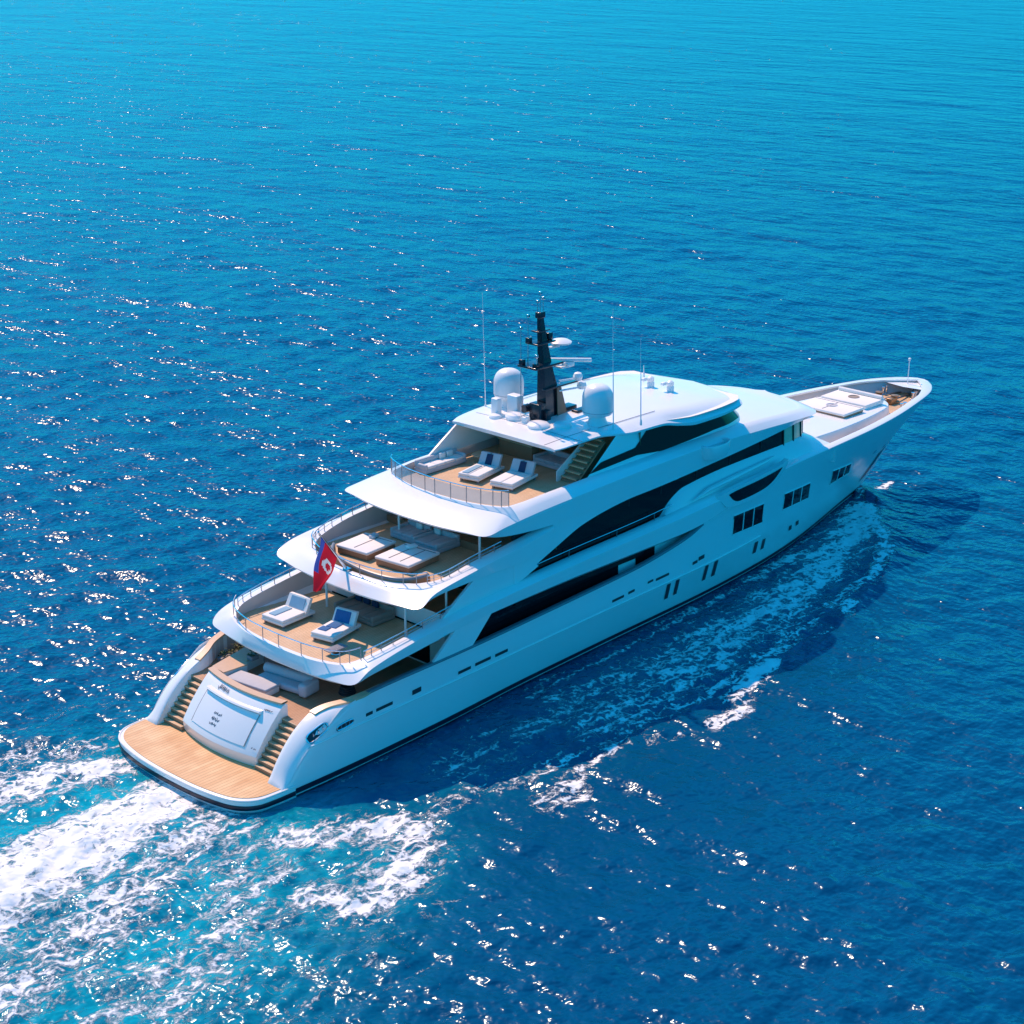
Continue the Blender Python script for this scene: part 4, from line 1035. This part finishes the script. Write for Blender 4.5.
def bar():
    r = empty('bar_counter', (28.2, 2.2, Z3)); tag(r, 'wooden bar counter in the shade under the hard top', 'bar counter')
    b = MB(); b.box(-0.35, 0.35, -1.4, 1.3, 0, 0.95, 0.03); b.build('front', 'wood', r)
    b = MB(); b.box(-0.5, 0.45, -1.5, 1.4, 0.95, 1.03, 0.03); b.build('counter_top', 'cap', r)
bar()
sofa('lounge_sofa', (28.3, -0.8, Z3), R(-90), 2.6, 1.4, 'pale grey sofa deep in the shade beside the wooden bar', 'greyfab', seat='greyfab')
# cockpit joinery on the port side and its plants
b = MB(); b.prism([(5.5, 2.4), (5.6, 3.4), (8.6, 4.2), (8.6, 2.9), (7.2, 2.7), (7.0, 2.3)], 3.0, 3.6); CB = b.build('cockpit_counter', 'paint', Y)
b = MB(); b.prism([(5.45, 2.35), (5.55, 3.45), (8.65, 4.25), (8.65, 2.85), (7.2, 2.62), (7.0, 2.25)], 3.6, 3.66); b.build('counter_top', 'cap', CB)
def plant(loc, n, sx, sy, h, label):
    r = empty('planter', loc); tag(r, label, 'planter', 'planters on the main deck')
    b = MB(); b.box(-sx, sx, -sy, sy, 0, 0.25, 0.03); b.build('trough', 'slate', r)
    b = MB(); rr = random.Random(n)
    for i in range(n * 14):
        x, y, z = rr.uniform(-sx, sx), rr.uniform(-sy, sy), 0.22 + rr.random() ** 1.3 * h
        a = rr.uniform(0, 6.28); l = rr.uniform(0.08, 0.2); d = Vector((math.cos(a), math.sin(a), rr.uniform(-0.2, 0.7))) * l; e = Vector((-math.sin(a), math.cos(a), rr.uniform(-.3, .3))) * l * 0.35
        p = Vector((x, y, z)); b.add([p - e * .3, p + d * .5 - e, p + d, p + d * .5 + e], [(0, 1, 2, 3)])
    b.build('leaves', 'leaf', r)
plant((8.1, 4.75, Z0), 12, 1.1, 0.22, 0.45, 'leafy green planter along the port bulwark of the cockpit')
plant((7.6, 2.55, Z0 + 0.66), 5, 0.25, 0.22, 0.35, 'small green plant on the cockpit counter behind the bench')
c_ = empty('coil_of_rope', (9.2, -3.3, Z0)); tag(c_, 'dark coil of rope on the shaded main deck under the overhang', 'rope coil')
b = MB()
for k in range(4): b.tube([((0.42 - 0.03 * k) * math.cos(a), (0.42 - 0.03 * k) * math.sin(a), 0.06 + 0.11 * k) for a in np.linspace(0, 2 * math.pi, 20)[:-1]], 0.06, 6, closed=True)
b.build('rope', 'black', c_)

# ensign on its staff
b = MB(); b.tube([(12.35, 0.05, 8.2), (10.45, 0.05, 10.85)], [0.075, 0.045], 8); b.lathe([(0.02, 0), (0.07, 0.04), (0.02, 0.1)], (10.44, 0.05, 10.84), 8); b.build('ensign_staff', 'chrome', B2)
b = MB(); b.box(12.2, 12.55, -0.15, 0.25, 7.45, 8.3, 0.04); b.build('staff_socket', 'chrome', B2)
FL = MB(); NU, NV = 22, 30
def flag_pt(u, v):
    # u down the staff from head to foot, v out along the fly, which hangs in folds
    a = np.array([10.62, 0.05, 10.62]) * (1 - u) + np.array([11.72, 0.05, 9.05]) * u
    c2_ = np.array([9.95, 0.05, 7.62]) * (1 - u) + np.array([10.45, 0.05, 7.5]) * u
    p = a * (1 - v) + c2_ * v
    bul = 4 * v * (1 - v)
    p = p + np.array([0.12 * bul * u + 0.05 * math.sin(9 * v + 4 * u), 0.20 * math.sin(7 * u + 2.0 * v) * (0.15 + v) * (0.3 + bul), -0.25 * bul * u])
    return tuple(p)
def flag_mat(u, v):
    # red field, blue canton at the head of the hoist, white disc with a red shield
    du, dv = (u - 0.62) / 0.30, (v - 0.38) / 0.15
    q_ = math.hypot(du, dv)
    if q_ < 0.60: return 2 if (du > 0.05 and dv > 0.1) else 0
    if q_ < 1.0: return 2
    if u < 0.24 and v < 0.62: return 1
    return 0
g = [[flag_pt(i / NU, j / NV) for j in range(NV + 1)] for i in range(NU + 1)]
FL.grid(g)
FLAG = FL.build('ensign', ['red', 'flagblue', 'flagwhite'], None, 80)
for p in FLAG.data.polygons:
    i, j = divmod(p.index, NV); p.material_index = flag_mat((i + .5) / NU, (j + .5) / NV)
tag(FLAG, 'red ensign with blue canton and white disc hanging from the staff at the stern', 'flag')

# ------------------------------------------------------------------ sea
# one sheet fanned out from the water under the viewpoint, finer where the yacht is, out to the horizon
view_az = math.atan2(fwd_g.y, fwd_g.x)
th = np.concatenate([np.linspace(-math.pi, -0.42, 50, endpoint=False), np.linspace(-0.42, 0.42, 1000), np.linspace(0.42, math.pi, 51)[1:]])
rr_ = [0.5, 8, 16, 24, 32, 40, 46]
r_ = 50.0
while r_ < 900: rr_.append(r_); r_ *= 1.0042
while r_ < 9000: rr_.append(r_); r_ *= 1.06
rr_ = np.array(rr_)
RR, TH = np.meshgrid(rr_, th, indexing='ij')
X = CAM[0] + RR * np.cos(view_az + TH); Yw = CAM[1] + RR * np.sin(view_az + TH)
SP = np.maximum(RR * 0.0042, RR * 0.00084)
Zs = np.zeros_like(X)
wind = math.atan2(-0.9, -0.25)
for i in range(110):
    lam = 1.1 * (6.5 / 1.1) ** rng.random() ** 1.25
    k = 2 * math.pi / lam
    a = wind + rng.normal(0, 0.55)
    amp = 0.0090 * lam ** 0.18 * (0.6 + 0.8 * rng.random())
    ph = rng.random() * 6.283
    fade = np.clip((lam / SP - 2.5) / 3.0, 0, 1)
    arg = k * (X * math.cos(a) + Yw * math.sin(a)) + ph
    Zs += amp * fade * (np.sin(arg) + 0.22 * np.cos(2 * arg))
# gustiness: patches of livelier and calmer water
Zs *= 0.85 + 0.3 * np.sin(X * 0.021 + 1.1) * np.sin(Yw * 0.017 - X * 0.008)

def seg_d(px, py, a, b):
    dx, dy = b[0] - a[0], b[1] - a[1]; L2 = dx * dx + dy * dy + 1e-9
    t = np.clip(((px - a[0]) * dx + (py - a[1]) * dy) / L2, 0, 1)
    return np.hypot(px - a[0] - t * dx, py - a[1] - t * dy), t
NEAR = (X > -60) & (X < 90) & (Yw > -75) & (Yw < 40)
nx, ny = X[NEAR], Yw[NEAR]
foam = np.zeros(nx.shape); aer = np.zeros(nx.shape); hz = np.zeros(nx.shape)
def sm(d, r): return np.clip(1 - d / r, 0, 1) ** 1.0
def stroke(pts, r, s, s1=None):
    """soft stroke of foam along a polyline; radius r and strength s may change towards its end"""
    n = len(pts) - 1; out = np.zeros(nx.shape)
    for i in range(n):
        d, t = seg_d(nx, ny, pts[i], pts[i + 1]); q = (i + t) / n
        rr2 = r[0] + (r[1] - r[0]) * q if hasattr(r, '__len__') else r
        ss = s + ((s if s1 is None else s1) - s) * q
        v = 1.12 * np.exp(-(d / (0.80 * rr2)) ** 2) * ss
        out = np.maximum(out, v)
    return out
def F(*a): 
    global foam; foam = np.maximum(foam, stroke(*a))
def A(*a):
    global aer; aer = np.maximum(aer, stroke(*a))
#  propeller wash
F([(0.8, -0.9), (-5, -1.8), (-14, -3.0), (-40, -6)], (3.2, 8.0), 1.0, 0.90)
F([(-0.5, 3.2), (-4, 4.8), (-12, 7.2), (-40, 12)], (2.2, 6), 0.84, 0.72)
F([(1.5, 5.6), (-3, 7.8), (-10, 12), (-30, 22)], (1.6, 5.5), 0.62, 0.52)
F([(0.4, -4.0), (-6, -6.8), (-16, -10), (-40, -18)], (2.4, 6), 0.74, 0.66)
F([(-4, -12), (-11, -14.5), (-30, -22)], (4.5, 7), 0.62, 0.58)
F([(-8, -8.5), (-16, -9.5)], 4.0, 0.66)
F([(0.5, -5.8), (-2, -8), (-4, -11)], (2.0, 4.0), 0.62, 0.62)
A([(1.0, 0), (-12, -2), (-40, -6)], (8, 17), 1.0, 0.9)
A([(0, -8), (-7, -12), (-20, -16), (-40, -24)], (6.5, 12), 0.9, 0.85)
#  rolled foam patch off the starboard quarter
F([(0.8, -8.8), (3.0, -10.2), (5.4, -12.0), (4.2, -13.8), (1.5, -15.3), (-0.9, -15.4), (-1.9, -13.6)], 2.6, 0.78)
F([(-0.5, -9.0), (-2.5, -12), (-3.5, -14)], 2.2, 0.56)
F([(2.5, -12), (1.2, -13.4)], 2.2, 0.55)
A([(0.5, -10), (2.5, -12.5), (0, -14)], 4.5, 0.75)
#  breaking crests along the edge of the bow wave
F([(7.0, -12.3), (9.7, -12.2), (12.6, -13.4)], 0.75, 0.55)
F([(11.6, -15.4), (13.2, -15.8), (13.9, -14.9)], 1.6, 0.72)
F([(14.5, -14.6), (18.1, -14.0), (19.5, -14.0)], 0.95, 0.60)
F([(20.6, -14.7), (22.4, -15.4)], 0.8, 0.55)
F([(24.6, -16.0), (27.0, -16.0)], 1.2, 0.74)
F([(28.0, -14.6), (33.2, -13.4)], 1.5, 0.78)
F([(42.3, -12.6), (43.9, -11.9)], 0.85, 0.82); F([(38.0, -13.2), (40.5, -13.2)], 0.5, 0.5)
F([(60.5, -2.6), (58, -4.6), (54.8, -7.7), (49.7, -10.3), (46, -10.6)], (1.5, 1.1), 0.82, 0.66)
F([(64.4, -0.9), (66.6, -0.7)], 0.7, 0.78)
#  lace of churned water down the starboard side
F([(60, -2.4), (52, -5.6), (44, -7.4), (34, -8.4), (24, -8.8), (12, -9.4)], (2.6, 4.4), 0.80, 0.52)
F([(56, -4.4), (48, -6.8), (40, -9.0), (30, -10.5), (20, -11.4)], (3.2, 4.8), 0.82, 0.62)
F([(50, -4.2), (36, -5.4), (20, -6.4)], (0.9, 0.8), 0.66, 0.5)
A([(58, -3.6), (46, -7.6), (34, -9.2), (20, -9.8), (8, -10)], (2.6, 4.4), 0.45, 0.2)
F([(46, -10.6), (38, -12.0), (28, -13.2), (18, -13.2), (8, -11.6)], (1.2, 1.6), 0.60, 0.58)
F([(62.6, -0.6), (57, -2.3), (50, -3.6), (40, -4.7), (22, -5.4), (3, -6.3)], (0.9, 0.6), 0.62, 0.40)
#  bow wave: a ridge thrown out from the stem, its trough behind
for sgn in (-1, 1):
    for i, (p, q_) in enumerate(zip([(63, -.2), (58, -4.6), (54.8, -7.7), (49.7, -10.5)], [(58, -4.6), (54.8, -7.7), (49.7, -10.5), (42, -12.6)])):
        d, t = seg_d(nx, ny * sgn, p, q_)
        hz = np.maximum(hz, (0.55 - 0.10 * i) * np.exp(-(d / 1.3) ** 2))
d, t = seg_d(nx, ny, (0, -1.2), (-40, -4)); hz += 0.22 * np.exp(-(d / 2.4) ** 2) * (nx < 0)
#  sun sparkle and foam flecks painted as white specks over the lower left water
sparkle = np.clip(0.46 * np.exp(-(((nx + 8) / 14) ** 2 + ((ny + 17) / 8) ** 2)) + 0.36 * np.exp(-(((nx + 1) / 9) ** 2 + ((ny - 11) / 7) ** 2)), 0, 0.5); foam = np.maximum(foam, sparkle)
chop = 0.5 * (np.sin(nx * 2.1 + ny * 1.3) * np.sin(ny * 2.7 - nx * 0.8 + 1) + np.sin(nx * 3.7 - ny * 2.9) * np.sin(ny * 1.9 + nx * 1.1))
Zs[NEAR] += hz + 0.20 * np.clip(foam, 0, 1) * chop
# the hull keeps the water off its decks: flatten the waves right under and beside it
inside = np.clip(1.6 - np.abs(Yw) / 6.4, 0, 1) * ((X > -0.8) & (X < 62))
Zs *= 1 - 0.75 * np.clip(inside, 0, 1)
FO = np.zeros_like(X); AE = np.zeros_like(X); FO[NEAR] = foam; AE[NEAR] = aer
nr_, nt2 = X.shape
me = bpy.data.meshes.new('sea')
co = np.stack([X, Yw, Zs], -1).reshape(-1, 3).astype(np.float32)
idx = np.arange(nr_ * nt2).reshape(nr_, nt2)
quads = np.stack([idx[:-1, :-1], idx[1:, :-1], idx[1:, 1:], idx[:-1, 1:]], -1).reshape(-1, 4).astype(np.int32)
me.vertices.add(len(co)); me.vertices.foreach_set('co', co.ravel())
me.loops.add(quads.size); me.loops.foreach_set('vertex_index', quads.ravel())
me.polygons.add(len(quads)); me.polygons.foreach_set('loop_start', np.arange(0, quads.size, 4, dtype=np.int32)); me.polygons.foreach_set('loop_total', np.full(len(quads), 4, np.int32))
me.polygons.foreach_set('use_smooth', np.ones(len(quads), bool))
me.update(calc_edges=True)
for nm, arr in (('foam', FO), ('aer', AE)):
    at = me.attributes.new(nm, 'FLOAT', 'POINT'); at.data.foreach_set('value', arr.astype(np.float32).ravel())
sea = bpy.data.objects.new('sea', me); COL.objects.link(sea); sea['kind'] = 'structure'

ms, t, N, L, P = nodes('sea_water')
def node(k, **kw):
    n_ = N.new(k)
    for a, v in kw.items(): setattr(n_, a, v)
    return n_
def math_(op, a, b=None, clamp=False):
    n_ = node('ShaderNodeMath', operation=op, use_clamp=clamp)
    for i, v in enumerate((a, b)):
        if v is None: continue
        if isinstance(v, (int, float)): n_.inputs[i].default_value = v
        else: L.new(v, n_.inputs[i])
    return n_.outputs[0]
tc = node('ShaderNodeTexCoord')
def noise(scale, detail=3, rough=0.55, stretch=None, rot=0.0, dist=0.0):
    v = tc.outputs['Object']
    if stretch:
        mp = node('ShaderNodeMapping'); mp.inputs['Scale'].default_value = stretch; mp.inputs['Rotation'].default_value = (0, 0, rot)
        L.new(v, mp.inputs[0]); v = mp.outputs[0]
    n_ = node('ShaderNodeTexNoise'); n_.inputs['Scale'].default_value = scale; n_.inputs['Detail'].default_value = detail; n_.inputs['Roughness'].default_value = rough; n_.inputs['Distortion'].default_value = dist
    L.new(v, n_.inputs['Vector']); return n_.outputs[0]
AZW = view_az
r1 = noise(0.85, 2, 0.5, (1, 0.55, 1), -AZW + math.pi / 2 + 0.2)
r2_ = noise(2.3, 1, 0.4, (0.8, 1.0, 1), 0.5)
gust = node('ShaderNodeMapRange'); gust.inputs[1].default_value = 0.3; gust.inputs[2].default_value = 0.7; gust.inputs[3].default_value = 0.65; gust.inputs[4].default_value = 1.25
L.new(noise(0.014, 3, 0.55, (1, 0.5, 1), -AZW + math.pi / 2), gust.inputs[0])
bb = node('ShaderNodeBump'); bb.inputs['Strength'].default_value = 1.0; bb.inputs['Distance'].default_value = 2.2
L.new(noise(0.075, 3, 0.6, (1, 0.4, 1), -AZW + math.pi / 2 + 0.1), bb.inputs['Height'])
b0 = node('ShaderNodeBump'); L.new(bb.outputs[0], b0.inputs['Normal']); b0.inputs['Strength'].default_value = 1.0; b0.inputs['Distance'].default_value = 0.52
L.new(noise(0.28, 3, 0.6, (1, 0.5, 1), -AZW + math.pi / 2 - 0.15), b0.inputs['Height'])
b1 = node('ShaderNodeBump'); b1.inputs['Strength'].default_value = 1.0; b1.inputs['Distance'].default_value = 0.28; L.new(r1, b1.inputs['Height']); L.new(b0.outputs[0], b1.inputs['Normal'])
for q_ in (b0, b1): L.new(gust.outputs[0], q_.inputs['Strength'])
b2 = node('ShaderNodeBump'); b2.inputs['Strength'].default_value = 1.0; b2.inputs['Distance'].default_value = 0.122; L.new(r2_, b2.inputs['Height']); L.new(b1.outputs[0], b2.inputs['Normal'])
b4 = node('ShaderNodeBump'); b4.inputs['Strength'].default_value = 1.0; b4.inputs['Distance'].default_value = 0.012; L.new(noise(6.0, 1, 0.5), b4.inputs['Height']); L.new(b2.outputs[0], b4.inputs['Normal'])
fa = node('ShaderNodeAttribute', attribute_name='foam'); aa = node('ShaderNodeAttribute', attribute_name='aer')
# foam structure: fine lace plus lumps, streaked along the wake
lump = noise(0.55, 6, 0.65, dist=0.8)
fine = noise(2.6, 6, 0.7, dist=1.2)
vor = node('ShaderNodeTexVoronoi', feature='DISTANCE_TO_EDGE'); vor.inputs['Scale'].default_value = 1.1
wv = node('ShaderNodeVectorMath', operation='ADD'); nzc = node('ShaderNodeTexNoise'); nzc.inputs['Scale'].default_value = 0.9; nzc.inputs['Detail'].default_value = 4; L.new(tc.outputs['Object'], nzc.inputs['Vector'])
sc_ = node('ShaderNodeVectorMath', operation='SCALE'); sc_.inputs['Scale'].default_value = 2.2; L.new(nzc.outputs['Color'], sc_.inputs[0])
L.new(tc.outputs['Object'], wv.inputs[0]); L.new(sc_.outputs[0], wv.inputs[1]); L.new(wv.outputs[0], vor.inputs['Vector'])
lace = math_('SUBTRACT', 1.0, math_('MULTIPLY', vor.outputs['Distance'], 4.0), True)
def stretch(n_, k): return math_('ADD', math_('MULTIPLY', math_('SUBTRACT', n_, 0.5), k), 0.5)
streak = noise(1.3, 5, 0.62, (0.2, 1.0, 1), -0.15, 0.9)
pat = math_('ADD', math_('ADD', math_('MULTIPLY', stretch(fine, 2.3), 0.34), math_('ADD', math_('MULTIPLY', stretch(lump, 2.0), 0.12), math_('MULTIPLY', stretch(streak, 2.4), 0.40))), math_('MULTIPLY', lace, 0.22))
# the stronger the mask, the lower the threshold at which the pattern turns to foam
thr = math_('SUBTRACT', 1.06, math_('MULTIPLY', fa.outputs['Fac'], 0.78))
val = math_('SUBTRACT', pat, thr)
fm = node('ShaderNodeMapRange', interpolation_type='SMOOTHSTEP'); fm.inputs[1].default_value = -0.07; L.new(math_('ADD', 0.11, math_('MULTIPLY', aa.outputs['Fac'], 0.09)), fm.inputs[2])
L.new(val, fm.inputs[0])
gate = math_('MULTIPLY', fa.outputs['Fac'], 6.0, True)
fmask = math_('MULTIPLY', fm.outputs[0], gate)
deep = node('ShaderNodeMix', data_type='RGBA'); deep.inputs[6].default_value = (0.0004, 0.053, 0.135, 1); deep.inputs[7].default_value = (0.0005, 0.079, 0.184, 1)
L.new(noise(0.05, 3, 0.6), deep.inputs[0])
turq = node('ShaderNodeMix', data_type='RGBA'); turq.inputs[7].default_value = (0.003, 0.36, 0.45, 1)
av = math_('MULTIPLY', aa.outputs['Fac'], math_('SUBTRACT', math_('MULTIPLY', lump, 2.4), 0.55), True)
L.new(av, turq.inputs[0]); L.new(deep.outputs[2], turq.inputs[6])
cf = node('ShaderNodeMix', data_type='RGBA'); cf.inputs[7].default_value = (0.80, 0.83, 0.84, 1)
L.new(fmask, cf.inputs[0]); L.new(turq.outputs[2], cf.inputs[6]); L.new(cf.outputs[2], P.inputs['Base Color'])
ro_ = math_('ADD', math_('MULTIPLY', fmask, 0.5), 0.19); L.new(ro_, P.inputs['Roughness'])
P.inputs['IOR'].default_value = 1.333; P.inputs['Specular Tint'].default_value = (0.62, 0.92, 1.0, 1)
b3 = node('ShaderNodeBump'); b3.inputs['Strength'].default_value = 0.8; b3.inputs['Distance'].default_value = 0.12; L.new(fmask, b3.inputs['Height']); L.new(b4.outputs[0], b3.inputs['Normal'])
L.new(b3.outputs[0], P.inputs['Normal'])
me.materials.append(ms)
